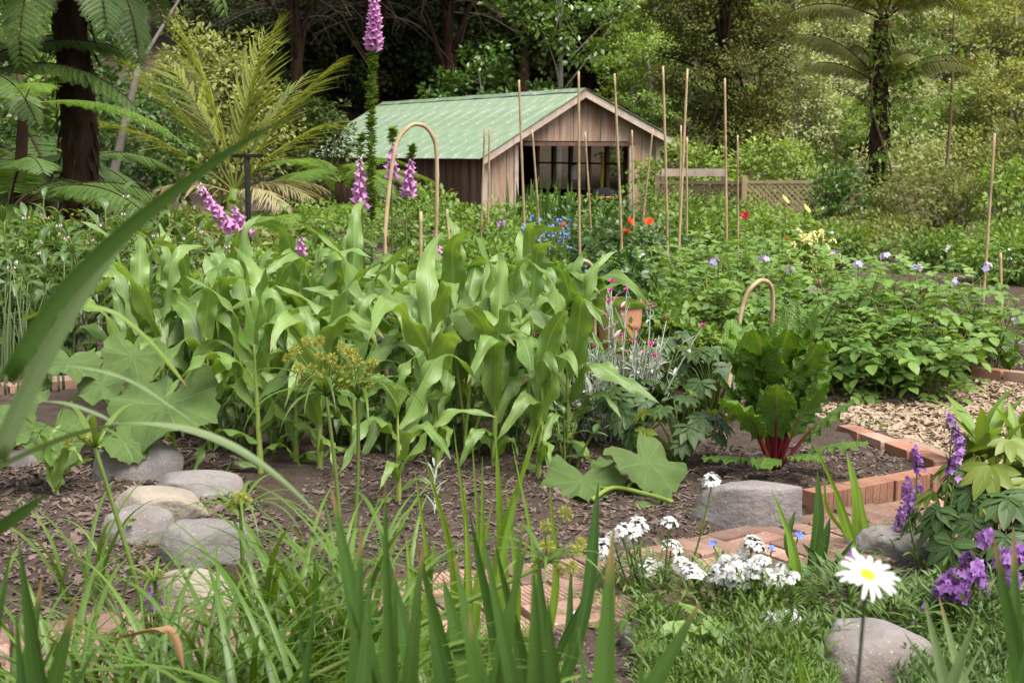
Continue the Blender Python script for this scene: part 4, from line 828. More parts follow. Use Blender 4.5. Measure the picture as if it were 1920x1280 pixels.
pumpkin('pumpkin shoot climbing through the middle of the corn', [(890, 592, 84, 7.2, 55, 170), (968, 562, 52, 7.2, 62, 190), (850, 640, 60, 7.3, 40, 150)], [(870, 870), (900, 850)], 'pumpkin_shoot')

# ================================================================ chard
def chard_leaf(seed):
    g = np.random.default_rng(seed); n, K = 30, 15; P, side, t = arc(1.0, R(6), R(g.uniform(20, 60)), 1.6, n); u = np.linspace(-1, 1, K)
    w = .27 * np.clip(np.sin(np.pi * np.clip(t * .92 + .05, 0, 1)) ** .6, .05, 1)
    V, F, uv = strip(P, side, w, K, .25); T = nrm(np.gradient(P, axis=0)); N = np.repeat(np.cross(np.broadcast_to(side, P.shape), T), K, 0)
    uu, tt = np.tile(u, n), np.repeat(t, K); pf = np.abs(uu) ** .6
    d = pf * (.045 * (vn(uu * 3 + 9 + seed, tt * 9, 1.6, seed) - .5) + .035 * (vn(uu * 6, tt * 18 + seed, 1.5, seed + 3) - .5)) + .028 * uu ** 4 * np.sin(tt * 34 + seed + 2 * np.sign(uu))
    m = MB(); m.add(V + N * d[:, None] * 1.5, F, uv); st = MB(); st.add(*tube(np.concatenate([[[-.06, 0, -.55], [-.03, 0, -.28]], P[:12] + N[::K][:12] * -.006]), np.concatenate([[.030, .026], np.linspace(.024, .006, 12)]), 7)); return m.mesh('leaf', M['chard']), st
CH = [chard_leaf(k) for k in range(5)]; CH = [(a, b.mesh('leaf_stalk', M['redstem']), b.mesh('leaf_stalk', M['orstem'])) for a, b in CH]
def chard(label, base, H, n, lo=.0):
    t = thing('chard_plant', label, 'chard', base)
    for i in range(n):
        f = i / n; ti = R(2 + 30 * f ** 2.6 + U(-4, 4)); k = rng.integers(5); s = H * U(.85, 1.05) * (.60 - .20 * f); az = i * 2.4 + U(-.3, .3)
        M3 = Matrix.Rotation(az, 3, 'Z') @ Matrix.Rotation(ti, 3, 'Y'); off = M3 @ Vector((0, 0, .55 * s))
        o = obj('leaf', CH[k][0], t, (off.x + .03 * math.cos(az), off.y + .03 * math.sin(az), off.z), M3.to_euler(), s); obj('leaf_stalk', CH[k][1 if i % 4 else 2], o)
    for i in range(4):                                        # old outer leaves lying low
        az = (-1.9, -1.2, -.3, -2.7, .5, 2.6)[i]; s = H * U(.26, .34); M3 = Matrix.Rotation(az, 3, 'Z') @ Matrix.Rotation(R(U(62, 74)), 3, 'Y'); off = M3 @ Vector((0, 0, .75 * s)); k = i % 5
        o = obj('leaf', CH[k][0], t, (off.x * .8, off.y * .8, off.z + .02), M3.to_euler(), s)
    return t
chard('large crinkled green chard with red stems in the corner of the bed', gpt(1452, 905), .92, 22)

# ================================================================ hellebores: leaves like open hands
LFT = leaf_t(.21, 6, .22, .12, .85, 3)
def palm_leaf(mat, n, seed, spread=118):
    a = np.radians(np.linspace(-spread, spread, n)); D = np.stack([np.sin(a), np.cos(a) + .25, np.full(n, -.12)], 1); X, Y, Z = frames(D, np.tile([0, 0, 1.0], (n, 1)) + np.random.default_rng(seed).normal(size=(n, 3)) * .15)
    m = MB(); m.add(*inst(LFT, np.zeros((n, 3)), X, Y, Z, 1.0 - .32 * np.abs(a) / 2.1)); return m.mesh('leaf', mat)
HL = [palm_leaf(M['hell'], n, n) for n in (7, 8, 9)]; HP = [palm_leaf(M['hellpale'], n, n, 100) for n in (6, 7)]; RL = [palm_leaf(M['potato'], 5, 3, 100), palm_leaf(M['potato'], 3, 4, 70)]
def rosette(name, label, base, w, h, n, meshes, s, cat='plant', stem='stem', mix=None):
    t = thing(name, label, cat, base); m = MB()
    for i in range(n):
        a = i * 2.4 + U(-.4, .4); f = math.sqrt((i + .5) / n); p = np.array([w / 2 * f * math.cos(a), w / 2 * f * math.sin(a), h * (1 - .55 * f * f) * U(.85, 1.1)])
        me = meshes if not (mix and i % 4 == 0) else mix
        o = obj('leaf', me[rng.integers(len(me))], t, p, (0, 0, 0), s * U(.65, 1.05)); o.rotation_euler = (Matrix.Rotation(a - math.pi / 2, 3, 'Z') @ Matrix.Rotation(-R(15 + 38 * f + U(-12, 12)), 3, 'X')).to_euler()
        m.add(*tube(seg_chain([(0, 0, -.02), p * [.5, .5, .7], p], 6), np.linspace(.006, .004, 6), 5, False))
    obj('stems', m.mesh('stems', M[stem]), t); return t
for lab, px, py, w, h, n, s in (('dark hellebore with hand shaped leaves just left of the bamboo hoop foot', 1275, 880, .55, .36, 26, .13), ('hellebore with dark leaves in front of the silver stems', 1190, 850, .55, .36, 24, .13), ('dark hellebore behind the chard at its left', 1335, 790, .60, .46, 26, .14), ('small hellebore right of the corn, half under silver stems', 1115, 800, .5, .4, 20, .12), ('leafy hellebore between the silver plant and the potatoes', 1245, 760, .6, .48, 24, .13), ('low strawberry like plant behind the chard', 1380, 760, .55, .35, 22, .10)):
    rosette('hellebore', lab, gpt(px, py), w, h, n, HL, s, 'hellebore', mix=HP if 'foot' in lab or 'between' in lab else None)
rosette('hellebore', 'pale green hellebore with hand shaped leaves at the right edge', gpt(1860, 1075), .55, .50, 22, HP, .17, 'hellebore', mix=HL)
rosette('hellebore', 'dark hellebore leaves under the pale ones at the right edge', gpt(1895, 1095), .75, .40, 26, HL, .17, 'hellebore')
rosette('hellebore', 'lone broad leaved seedling beside the round stone at bottom centre', gpt(1250, 1250), .34, .17, 9, RL, .12, 'seedling')

# ================================================================ potatoes
PLF = leaf_t(.36, 5, .22, .14, .85, 5)
def potato_leaf(mat, seed, np_=3, T=PLF, s0=.36):
    g = np.random.default_rng(seed); P, side, t = arc(1.0, R(55), R(115), 1.0, 10); m = MB(); m.add(*tube(P, .014 * (1.1 - t), 4, False)); q, D, N, S = [], [], [], []
    for i in range(np_):
        f = .35 + .5 * i / max(np_ - 1, 1); p = np.array([np.interp(f, t, P[:, j]) for j in range(3)])
        for s in (1, -1): q.append(p); D.append([.4, s, g.uniform(-.3, .1)]); N.append([.2, 0, 1]); S.append(s0 * g.uniform(.8, 1.1))
    q.append(P[-1]); D.append([1, 0, -.5]); N.append([.5, 0, 1]); S.append(s0 * 1.25)
    X, Y, Z = frames(np.array(D, float), np.array(N, float) + g.normal(size=(len(N), 3)) * .2); m.add(*inst(T, np.array(q), X, Y, Z, np.array(S))); return m.mesh('leaf', mat)
POL = [potato_leaf(M['potato'], k, 3 if k < 4 else 2) for k in range(6)]
STAR = MB()
for k in range(5):
    a = k * 1.2566; STAR.add(*inst(leaf_t(.34, 3, .1, .1), np.zeros((1, 3)), *[v[None] for v in (np.array([math.sin(a), -math.cos(a), 0]), np.array([math.cos(a), math.sin(a), .12]), np.array([0, 0, 1.0]))], 1.0))
STAR = STAR.T()
def flower_head(name, mat, n, rad, fs, T=STAR, dome=1.0, cone=None, cmat=None):      # a head of many small flowers
    d = rdir(n); d[:, 2] = np.abs(d[:, 2]) * dome if cone is None else d[:, 2] * .3; P = d * rad * U(.75, 1, (n, 1))
    if cone: P[:, 2] += np.linspace(-cone / 2, cone / 2, n); P[:, :2] *= np.linspace(1.1, .6, n)[:, None]
    ref = np.cross(d, rdir(n)); X, Y, Z = frames(ref, d + np.array([0, 0, .2])); m = MB(); m.add(*inst(T, P, X, Y, Z, fs * U(.8, 1.2, n)))
    if cmat is not None:
        P2 = P * .55; m.add(*inst(QUAD, P2, *frames(d, rdir(n)), fs * 1.1), mat=1); return m.mesh(name, [mat, cmat])
    return m.mesh(name, mat)
PFH = [flower_head('flower_head', M['lilac'], 7, .034, .021, cmat=M['gold']) for _ in range(2)]
def potato(label, base, H, w, ns=7, leaves=None, name='potato_plant', cat='potato plant', stem='potstem', ls=.215, fl=None, group='potato plants in the right hand bed', per=7):
    t = thing(name, label, cat, base, U(0, 6.28), group); LV = leaves or POL; m = MB()
    for i in range(ns):
        a = i * 6.283 / ns + U(-.3, .3); e = np.array([math.cos(a) * w / 2 * U(.35, 1.05), math.sin(a) * w / 2 * U(.35, 1.05), H * U(.72, 1.08)]); P = seg_chain([(e[0] * .15, e[1] * .15, -.02), e * [.5, .5, .55], e], 9)
        m.add(*tube(P, np.linspace(.009, .004, 9), 5, False))
        for j in range(per):
            f = .22 + .78 * j / (per - 1); p = np.array([np.interp(f, np.linspace(0, 1, 9), P[:, q]) for q in range(3)]); az = a + j * 2.3 + U(-.4, .4)
            obj('leaf', LV[rng.integers(len(LV))], t, p, (U(-.25, .25), U(-.35, .2) - (.35 if j == per - 1 else 0), az), ls * U(.75, 1.2) * (1 if f < .9 else .8))
    obj('stems', m.mesh('stems', M[stem]), t)
    for (px, py, Y) in (fl or []):
        p = at(px, py, Y); q = t.matrix_basis.inverted() if False else Matrix.Translation(Vector(base)) @ Matrix.Rotation(t.rotation_euler[2], 4, 'Z'); v = q.inverted() @ Vector(p)
        obj('flower_head', PFH[rng.integers(2)], t, v, (U(-.4, .4), U(-.4, .4), 0), U(.9, 1.2)); mm = MB(); mm.add(*tube(seg_chain([(v[0] * .6, v[1] * .6, v[2] * .7), (v[0] * .9, v[1] * .9, v[2] * .86), v], 6), .003, 4, False)); obj('flower_stalk', mm.mesh('flower_stalk', M['stem']), t)
    return t
FLW = [(1432, 488), (1340, 492), (1565, 480), (1610, 497), (1482, 508), (1720, 504), (1850, 502), (1790, 528), (1660, 482), (1526, 545), (1912, 615)]
row_y = [(9.0, [1590, 1665, 1740]), (9.5, [1500, 1600, 1700, 1790]), (10.1, [1330, 1420, 1510, 1600, 1690, 1780, 1860]), (10.8, [1260, 1350, 1440, 1530, 1620, 1710, 1830]), (11.6, [1230, 1310, 1400, 1490, 1580]), (12.5, [1270, 1370, 1470])]
used = set()
for r_, (Y, cols) in enumerate(row_y):
    for i, px in enumerate(cols):
        b = atg(px + U(-12, 12), Y + U(-.12, .12)); fl = [(fx, fy, Y) for fx, fy in FLW if abs(fx - px) < 48 and (fx, fy) not in used and r_ > 1][:2]; used |= {(a, c) for a, c, _ in fl}
        H = (.44, .58, .66, .72, .78, .82)[r_] - (.10 if px > 1750 else 0) - (.10 if px > 1560 and r_ > 3 else 0) + U(-.10, .10)
        potato(f'leafy potato plant in the {ORD[r_]} row back from the wood chips, {ORD[i]} from the left', b, H, .72, fl=fl)

# ================================================================ comfrey and the left hand plants
CFL = leaf_t(.17, 7, .22, .30, .8, 5)
def simple_leaf(T, mat, name='leaf'): m = MB(); m.add(*T); return m.mesh(name, mat)
CF = [simple_leaf(leaf_t(.17 + .02 * k, 7, .2 + .05 * k, .2 + .25 * k, .85, 5), M['comfrey']) for k in range(3)]
BELL = MB(); BELL.add(*lathe([(.10, 0), (.22, -.3), (.26, -.6), (.36, -1.0), (.40, -1.05)], 8)); BELL = BELL.T()
def leafy(name, label, base, H, w, ns, per, meshes, s, cat, stem='stem', fl=None, group=None, ti=(50, 100)):
    t = thing(name, label, cat, base, 0, group); m = MB(); f_ = MB()
    for i in range(ns):
        a = i * 2.4 + U(-.3, .3); rr = math.sqrt((i + .5) / ns); e = np.array([math.cos(a) * w / 2 * rr, math.sin(a) * w / 2 * rr, H * U(.7, 1.05)]); P = seg_chain([(e[0] * .3, e[1] * .3, -.02), e * [.6, .6, .55], e], 8); m.add(*tube(P, np.linspace(.009, .004, 8), 5, False))
        for j in range(per):
            f = .2 + .8 * j / (per - 1); p = np.array([np.interp(f, np.linspace(0, 1, 8), P[:, q]) for q in range(3)]); az = a + j * 2.2 + U(-.4, .4); tilt = R(U(*ti)) * (1 if j < per - 1 else .6)
            o = obj('leaf', meshes[rng.integers(len(meshes))], t, p, (0, 0, 0), s * U(.7, 1.15) * (1.1 - .4 * f)); o.rotation_euler = (Matrix.Rotation(az, 3, 'Z') @ Matrix.Rotation(R(90) - tilt, 3, 'X')).to_euler()
        if fl: d = rdir(4); d[:, 2] = -np.abs(d[:, 2]) * .3; f_.add(*inst(BELL, P[-1] + d * .03, *frames(rdir(4) * [1, 1, .05], rdir(4) * .2 + (0, 0, 1)), .016 if i % 2 else .004))
    obj('stems', m.mesh('stems', M[stem]), t)
    if fl: obj('flower_bells', f_.mesh('flower_bells', M[fl]), t, kind='stuff')
    return t
for i, (px, Y, H, w) in enumerate(((20, 10.6, 1.05, 1.0), (110, 9.9, .92, .9), (200, 10.6, 1.08, .9), (285, 9.8, .95, .9), (370, 10.4, .92, .8), (60, 11.6, 1.12, 1.0), (190, 11.8, 1.15, 1.0), (330, 11.8, 1.0, .9))):
    leafy('comfrey_plant', f'dark leaved comfrey with pale pink bells, {("front" if i < 5 else "back")} row, {ORD[i if i < 5 else i - 5]} from the left', atg(px, Y), H, w, 10, 9, CF, .24, 'comfrey', fl='pinkpale', group='comfrey plants left of the corn')
on = thing('onion_clump', 'clump of upright blue green onion leaves at the left edge', 'onion', atg(25, 9.2)); ONL = []
for k in range(3): P, sd_, t_ = arc(1.0, R(2 + 2 * k), R(8 + 9 * k), 1.5, 9); m = MB(); m.add(*tube(P, np.linspace(.014, .003, 9), 7)); ONL.append(m.mesh('leaf', M['irispale']))
for k in range(26): obj('leaf', ONL[k % 3], on, (U(-.3, .3), U(-.15, .2), 0), (0, 0, U(0, 6.28)), U(.5, .85))

# ================================================================ middle of the garden
def mid(label, px, Y, w, h, mat, name='leafy_plant', size=.075, ncl=90, per=14, rad=.12, cat='plant', T=DIA): return shrub(name, label, atg(px, Y), w, w * .9, h, M[mat], T, size, ncl, per, rad, cat, 8, .05)
mids = [
 ('light green bean bush just right of the tall foxglove', 860, 12.5, 1.1, .86, 'bright'), ('light green bush behind the corn below the shed corner', 930, 13.5, 1.2, .92, 'bright'), ('light green leafy plant left of the blue flowers', 990, 11.5, .9, .72, 'bright'),
 ('fresh green bush in front of the shed irises', 900, 17, 1.4, .98, 'bright'), ('green bush under the left cane of the shed', 820, 19, 1.5, 1.0, 'litho'), ('bright foliage at the foot of the brown side wall', 770, 24, 1.8, .95, 'bright'),
 ('dark leaved bush under the red dahlias', 1175, 14, 1.15, .96, 'rosel'), ('dark foliage below the barbecue', 1110, 17, 1.2, 1.0, 'rosel'), ('grey green cabbage like plant left of the canes', 1250, 13.5, .8, .82, 'comfrey'), ('green plants around the feet of the canes', 1290, 15.5, 1.2, .95, 'litho'),
 ('feathery green plant right of the canes', 1370, 16, 1.2, .92, 'litho'), ('mid green bush below the lattice', 1440, 20, 1.5, .78, 'bright'), ('green bush in front of the lattice at its left', 1340, 24, 1.7, .85, 'litho'), ('green weeds in front of the shed doorway', 1050, 23, 1.6, .95, 'bright'), ('green growth at the right corner of the shed', 1220, 25, 1.7, 1.0, 'litho'),
 ('bushy greens below the yellow rose', 1540, 17, 1.1, .72, 'litho'), ('low green plants behind the yellow flowers', 1600, 21, 1.4, .5, 'olive'), ('dry grassy plant under the right tree fern', 1650, 24, 1.6, .5, 'olive'), ('low weeds beside the far path at right', 1760, 19, 1.3, .42, 'litho'), ('green plant right of the far cane', 1890, 17, 1.1, .62, 'bright'), ('leafy weeds under the right edge shrub', 1860, 21, 1.4, .6, 'litho'),
 ('strawberry like leaves behind the silver plant', 1260, 9.6, .8, .42, 'litho'), ('green plants behind the terracotta pot', 1060, 10.2, .8, .62, 'bright'), ('leafy plant at the foot of the small hoop', 1040, 10.9, .8, .66, 'bright'), ('low leaves behind the pot at its right', 1230, 10.0, .7, .55, 'potato'),
 ('pale green plants between the comfrey and foxglove', 520, 12.5, 1.2, .85, 'bright'), ('green mass behind the corn left of the tall foxglove', 620, 11.5, 1.0, .88, 'litho'), ('grassy greens below the palm', 420, 15, 1.5, .82, 'olive'), ('yellow green weeds at the foot of the left ferns', 180, 15, 1.4, .95, 'hellpale'), ('dull green plants at the left edge below the ferns', 40, 14, 1.2, .95, 'litho'), ('weedy greens beneath the shed end', 600, 20, 1.6, .85, 'bright'),
]
for lab, px, Y, w, h, mt in mids: mid(lab, px, Y, w, h, mt, ncl=110 if Y < 14 else 130, size=.07 if Y < 14 else .085, rad=.11 if Y < 14 else .15)
# blue, red and yellow flowers
def bloom_mesh(mat, n=9, w=.34, cup=.5, eye=None):
    m = MB()
    for lay, (k, c, s) in enumerate(((n, cup, 1.0), (n - 2, cup + .6, .75))):
        a = np.arange(k) * 6.2832 / k + lay * .3; D = np.stack([np.cos(a), np.sin(a), np.full(k, c)], 1); m.add(*inst(leaf_t(w, 4, .1, -.25, .7), np.zeros((k, 3)), *frames(D, np.tile([0, 0, 1.0], (k, 1))), s))
    if eye is not None: m.add(*lathe([(.22, .12), (.15, .22), (.001, .26)], 10), mat=1); return m.mesh('bloom', [mat, eye])
    return m.mesh('bloom', mat)
BLM = {k: bloom_mesh(M[k], 8, .36, .35, M['gold'] if k in ('yellow',) else None) for k in ('red', 'crimson', 'orange', 'yellow', 'magenta', 'white')}
RLF = simple_leaf(leaf_t(.3, 5, .2, .2, .8, 3), M['rosel']); BLF = simple_leaf(leaf_t(.3, 5, .2, .2, .8, 3), M['bright'])
def flower_plant(name, label, heads, Y, basepx, mat, size, cat, nl=14, leaf=RLF, ls=.09, tilt=.7, bare=.2):
    b = atg(basepx, Y); t = thing(name, label, cat, b)
    for px, py in heads:
        p = at(px, py, Y + U(-.06, .06)) - b; m = MB(); P = seg_chain([(p[0] * .2, U(-.03, .03), -.02), p * [.7, .6, .55], p], 8); m.add(*tube(P, np.linspace(.007, .004, 8), 5, False)); obj('stem', m.mesh('stem', M['stem']), t)
        obj('bloom', BLM[mat], t, p, (tilt + U(-.4, .4), U(-.4, .4), U(0, 6)), size)
        for j in range(nl // len(heads) + 1):
            f = U(bare, .92); q = np.array([np.interp(f, np.linspace(0, 1, 8), P[:, i]) for i in range(3)]); obj('leaf', leaf, t, q, (U(-.5, .3), U(-.3, .3), U(0, 6.28)), ls * U(.7, 1.2))
    return t
flower_plant('dahlia', 'red orange dahlias in front of the shed corner', [(1180, 416), (1217, 417), (1174, 436)], 13.5, 1180, 'red', .055, 'flower', 30)
flower_plant('dahlia', 'single red flower left of the barbecue among irises', [(1056, 424)], 15, 1056, 'red', .05, 'flower', 10)
flower_plant('poppy', 'crimson flower below the lattice at its left edge', [(1398, 405)], 15, 1400, 'crimson', .055, 'flower', 8, BLF)
flower_plant('poppy', 'orange red flower left of the yellow flower spray', [(1474, 449)], 13, 1476, 'red', .038, 'flower', 8)
flower_plant('rose_bush', 'pale yellow rose in front of the lattice fence', [(1510, 393), (1470, 376)], 15, 1495, 'yellow', .07, 'rose', 26, BLF, .15, .9, .55)
flower_plant('nasturtium', 'orange nasturtium flowers at the right edge behind the potatoes', [(1862, 597), (1858, 606), (1872, 612)], 11.2, 1866, 'orange', .034, 'flower', 14, BLF)
def spray(name, label, pts, Y, basepx, mat, fs, cat, n=14, rad=.05, T=STAR, stem='stem', leaf=None, ls=.05, nl=6):
    b = atg(basepx, Y); t = thing(name, label, cat, b); hm = [flower_head('flower_head', M[mat], n, rad, fs, T) for _ in range(2)]; st = MB(); lf = MB()
    for px, py in pts:
        p = at(px, py, Y + U(-.15, .15)) - b; P = seg_chain([(p[0] * .25, p[1] * .3, -.02), p * [.7, .7, .55], p], 7); st.add(*tube(P, np.linspace(.005, .003, 7), 4, False)); obj('flower_head', hm[rng.integers(2)], t, p, (U(-.3, .5), U(-.3, .3), U(0, 6)), U(.8, 1.2), 'stuff')
        if leaf: k = nl; f = U(.3, .9, k); Q = np.stack([np.interp(f, np.linspace(0, 1, 7), P[:, i]) for i in range(3)], 1); lf.add(*inst(DIA, Q, *frames(rdir(k) + (0, 0, .2), rdir(k) * .4 + (0, 0, 1)), ls * U(.7, 1.3, k)))
    obj('stems', st.mesh('stems', M[stem]), t)
    if leaf: obj('foliage', lf.mesh('foliage', M[leaf]), t, kind='stuff')
    return t
bl = [(U(975, 1072), U(408, 468)) for _ in range(56)]
spray('blue_anchusa', 'cloud of small bright blue flowers in front of the shed', bl, 12.2, 1025, 'blue', .011, 'flower', 5, .03, leaf='bright', ls=.06)
spray('blue_anchusa', 'few blue flowers beside the small bamboo hoop', [(U(1085, 1125), U(488, 528)) for _ in range(9)], 11, 1105, 'blue', .011, 'flower', 5, .03, leaf='bright', ls=.06)
yl = [(U(1478, 1560) if py > 455 else U(1495, 1545), py) for py in U(432, 520, 110)]
spray('flowering_kale', 'tall spray of small pale yellow flowers among the potatoes', yl, 12.6, 1520, 'yellow', .013, 'flower', 6, .032, leaf='bright', ls=.06, nl=3)
spray('campion', 'scattered pink flowers among the potato leaves', [(1534, 531), (1560, 520), (1550, 548)], 10.6, 1545, 'magenta', .015, 'flower', 5, .02, leaf='bright')
spray('white_daisy_weed', 'tiny white flowers on thin stems near the right cane', [(1775, 470), (1780, 462), (1890, 470), (1893, 486), (1560, 437)], 16, 1790, 'white', .016, 'flower', 4, .03, leaf='litho')
spray('lobelia', 'low pale blue flowers on soil at the right edge', [(1885, 600), (1900, 603), (1915, 598), (1908, 645), (1895, 640)], 11, 1900, 'lilac', .02, 'flower', 5, .03, leaf='litho')
spray('purple_flower', 'small purple flower at the left end of the shed irises', [(941, 417), (936, 423)], 13, 940, 'purple', .02, 'flower', 8, .03, leaf='bright')
spray('white_stock', 'white flower head by the dahlia bush', [(1205, 480), (1203, 488)], 11.6, 1204, 'white', .018, 'flower', 9, .03, leaf='bright')
# irises standing by the shed
def blade_mesh(L, Wd, a1, mat, fold=.25, n=12, tip=.7):
    P, side, t = arc(L, R(2), a1, 1.8, n); w = Wd / 2 * np.clip(np.minimum(.8 + t, 1) * np.clip((1 - t) / (1 - tip), .015, 1) ** .8, .015, 1); m = MB(); m.add(*strip(P, side, w, 3, fold)); return m.mesh('blade', mat)
IB = [blade_mesh(1.0, .045, R(a), M['iris']) for a in (5, 14, 26)]
for lab, px, Y, n, h in (('iris clump standing before the left post of the shed doorway', 985, 20, 24, 1.35), ('iris clump in front of the shed doorway centre', 1035, 20.5, 18, 1.15)):
    t = thing('iris_clump', lab, 'iris', atg(px, Y))
    for k in range(n): obj('blade', IB[k % 3], t, (U(-.3, .3), U(-.2, .2), -.02), (0, U(-.05, .05), U(0, 6.28)), h * U(.75, 1.05))
# silver campion
sc_pts = [(1148, 527), (1175, 543), (1220, 573), (1250, 599), (1012, 604), (1004, 632), (1194, 617), (1165, 629), (1190, 641), (1220, 645), (1206, 660), (1226, 666), (1236, 671), (1089, 675), (1318, 610), (1114, 651), (1150, 659), (1145, 545), (1142, 565)]
b = atg(1150, 7.7); t = thing('silver_campion', 'silvery campion with white felted stems and magenta flowers right of the corn', 'campion', b); st = MB(); lf = MB(); CMB = BLM['magenta']
for k in range(90):
    if k < len(sc_pts): p = at(*sc_pts[k], 7.7 + U(-.2, .2)) - b
    else: p = at(U(1060, 1250), U(640, 760), 7.7 + U(-.25, .25)) - b
    P = seg_chain([(p[0] * .35, p[1] * .5, 0), p * [.75, .7, .6] + rdir(1)[0] * .03, p], 9); st.add(*tube(P, np.linspace(.0055, .003, 9), 5, False))
    for _ in range(3): i = rng.integers(3, 8); st.add(*tube([P[i], P[i] + rdir(1)[0] * .03 + (0, 0, .05), P[i] + rdir(1)[0] * .06 + (0, 0, .11)], [.003, .0025, .002], 4, False))
    f = U(.15, .95, 7); Q = np.stack([np.interp(f, np.linspace(0, 1, 9), P[:, i]) for i in range(3)], 1); lf.add(*inst(leaf_t(.14, 3, .2, .3), Q, *frames(rdir(7) + (0, 0, .3), rdir(7) * .5 + (0, 0, 1)), U(.04, .085, 7)))
    if k < len(sc_pts): obj('bloom', CMB, t, p, (U(-.2, .8), U(-.4, .4), 0), .020)
obj('stems', st.mesh('stems', M['silver']), t); obj('foliage', lf.mesh('foliage', M['silver']), t, kind='stuff')
# terracotta pots
def pot(label, px, top_py, Y, r, leaf, name='terracotta_pot', h=None):
    p = at(px, top_py, Y); h = p[2] if h is None else h; b = np.array([p[0], Y, p[2] - h]); t = thing(name, label, 'pot', b)
    m = MB(); m.add(*lathe([(.001, 0), (r * .68, 0), (r * .72, .02), (r * .93, h - .09), (r * .93, h - .085)], 28)); obj('body', m.mesh('body', M['terra']), t)
    m = MB(); m.add(*lathe([(r * .94, h - .085), (r * 1.02, h - .08), (r * 1.03, h), (r * .95, h), (r * .93, h - .05)], 28)); obj('rim', m.mesh('rim', M['terra']), t)
    m = MB(); m.add(*lathe([(r * .94, h - .05), (.001, h - .04)], 20)); obj('soil', m.mesh('soil', M['soil']), t); return p
p = pot('tall terracotta pot behind the silver campion', 1163, 552, 9.7, .165, None)
shrub('potted_plant', 'dark leafy plant growing in the tall terracotta pot', p - (0, 0, .05), .5, .4, .34, M['rosel'], DIA, .07, 40, 12, .07, 'plant', 8, .02)
p = pot('small terracotta pot half hidden by corn leaves right of the small hoop', 1078, 660, 9.1, .10, None, h=.20)
# ================================================================ foxgloves
FB = MB(); FB.add(*lathe([(.03, 0), (.16, -.12), (.20, -.35), (.24, -.7), (.30, -.9), (.42, -1.0), (.44, -1.03)], 10)); FBT = FB.T()
fb_me = FB.mesh('bell', M['pink']); fb_pale = FB.mesh('bell', M['pinkpale'])
def foxglove(label, path, nb, bl, pods=0, podrange=(0, .6), bellrange=(.6, .95), leaves=0, back=0.0):
    P = seg_chain(path, 160); P = resample(P, np.linalg.norm(np.diff(P, axis=0), axis=1).sum() / 39.5)[:40]; b = P[0].copy(); P = P - b; t = thing('foxglove', label, 'foxglove', b); L = np.linspace(0, 1, len(P)); T = nrm(np.gradient(P, axis=0))
    m = MB(); m.add(*tube(P, np.linspace(.010, .003, len(P)), 7)); obj('stem', m.mesh('stem', M['stem']), t)
    at_ = lambda f: np.array([np.interp(f, L, P[:, i]) for i in range(3)])
    for i in range(nb):                                       # bells hang round the upper stem, smaller towards the tip
        f = bellrange[0] + (bellrange[1] - bellrange[0]) * i / max(nb - 1, 1); s = bl * (1.1 - .75 * (i / nb) ** 1.5); a = i * 2.4 + U(-.3, .3) - (math.pi / 2 if back else 0) * 0
        o = obj('bell', fb_me if i < nb * .85 else fb_pale, t, at_(f) + np.array([math.cos(a), math.sin(a), 0]) * .006, (0, 0, 0), s); o.rotation_euler = (Matrix.Rotation(a, 3, 'Z') @ Matrix.Rotation(-R(U(28, 52)), 3, 'Y')).to_euler()
    if pods:
        f = U(podrange[0], podrange[1], pods); Q = np.stack([np.interp(f, L, P[:, i]) for i in range(3)], 1); a = U(0, 6.28, pods); D = np.stack([np.cos(a), np.sin(a), U(.15, .7, pods)], 1); m = MB()
        m.add(*inst(leaf_t(.30, 3, .5, .1), Q, *frames(D, np.tile([0, 0, 1.0], (pods, 1))), U(.03, .06, pods))); m.add(*inst(NEED, Q, *frames(D + rdir(pods) * .5, rdir(pods)), U(.03, .05, pods))); obj('seed_pods', m.mesh('seed_pods', M['litho']), t, kind='stuff')
    for i in range(leaves):
        a = i * 2.4; f = .06 + .30 * i / leaves; o = obj('leaf', CF[i % 3], t, at_(f), (0, 0, 0), .26 * U(.8, 1.2) * (1.15 - .6 * i / leaves)); o.rotation_euler = (Matrix.Rotation(a, 3, 'Z') @ Matrix.Rotation(R(U(10, 40)), 3, 'X')).to_euler()
    return t
YX = 9.6; b0 = atg(698, YX)
foxglove('towering foxglove covered in green seed pods with mauve bells at its top', [b0, at(697, 430, YX), at(696, 200, YX), at(700, 60, YX), at(704, -40, YX)], 60, .062, 620, (.42, .86), (.86, .995), 26)
foxglove('foxglove side spike with pink bells left of the towering stem', [atg(690, YX + .1), at(680, 420, YX), at(676, 350, YX), at(676, 280, YX), at(680, 240, YX)], 24, .068, 60, (.90, .99), (.73, .90), 8)
foxglove('pink foxglove spike half behind the left leg of the tall hoop', [atg(735, YX + .5), at(735, 400, YX + .4), at(734, 320, YX + .4), at(737, 230, YX + .4)], 13, .058, 70, (.93, .99), (.82, .94), 4)
foxglove('slender foxglove with pink bells inside the tall hoop', [atg(765, YX + .3), at(762, 420, YX + .3), at(766, 340, YX + .3), at(775, 265, YX + .3)], 22, .062, 60, (.93, .99), (.81, .95), 6)
foxglove('leaning foxglove with pale tip and pink bells above the comfrey', [atg(470, 9.9), at(470, 470, 9.9), at(432, 418, 9.9), at(385, 360, 9.9), at(348, 290, 9.9)], 34, .064, 70, (.90, .99), (.67, .90), 6)
foxglove('short magenta foxglove spike beside the leaning one', [atg(480, 10.1), at(470, 470, 10.1), at(452, 415, 10.1), at(432, 370, 10.1)], 24, .062, 20, (.97, .99), (.83, .97), 4)
foxglove('small foxglove stub right of the tall hoop', [atg(815, 9.8), at(817, 480, 9.8), at(815, 420, 9.8)], 10, .045, 20, (.97, .99), (.85, .95), 3)
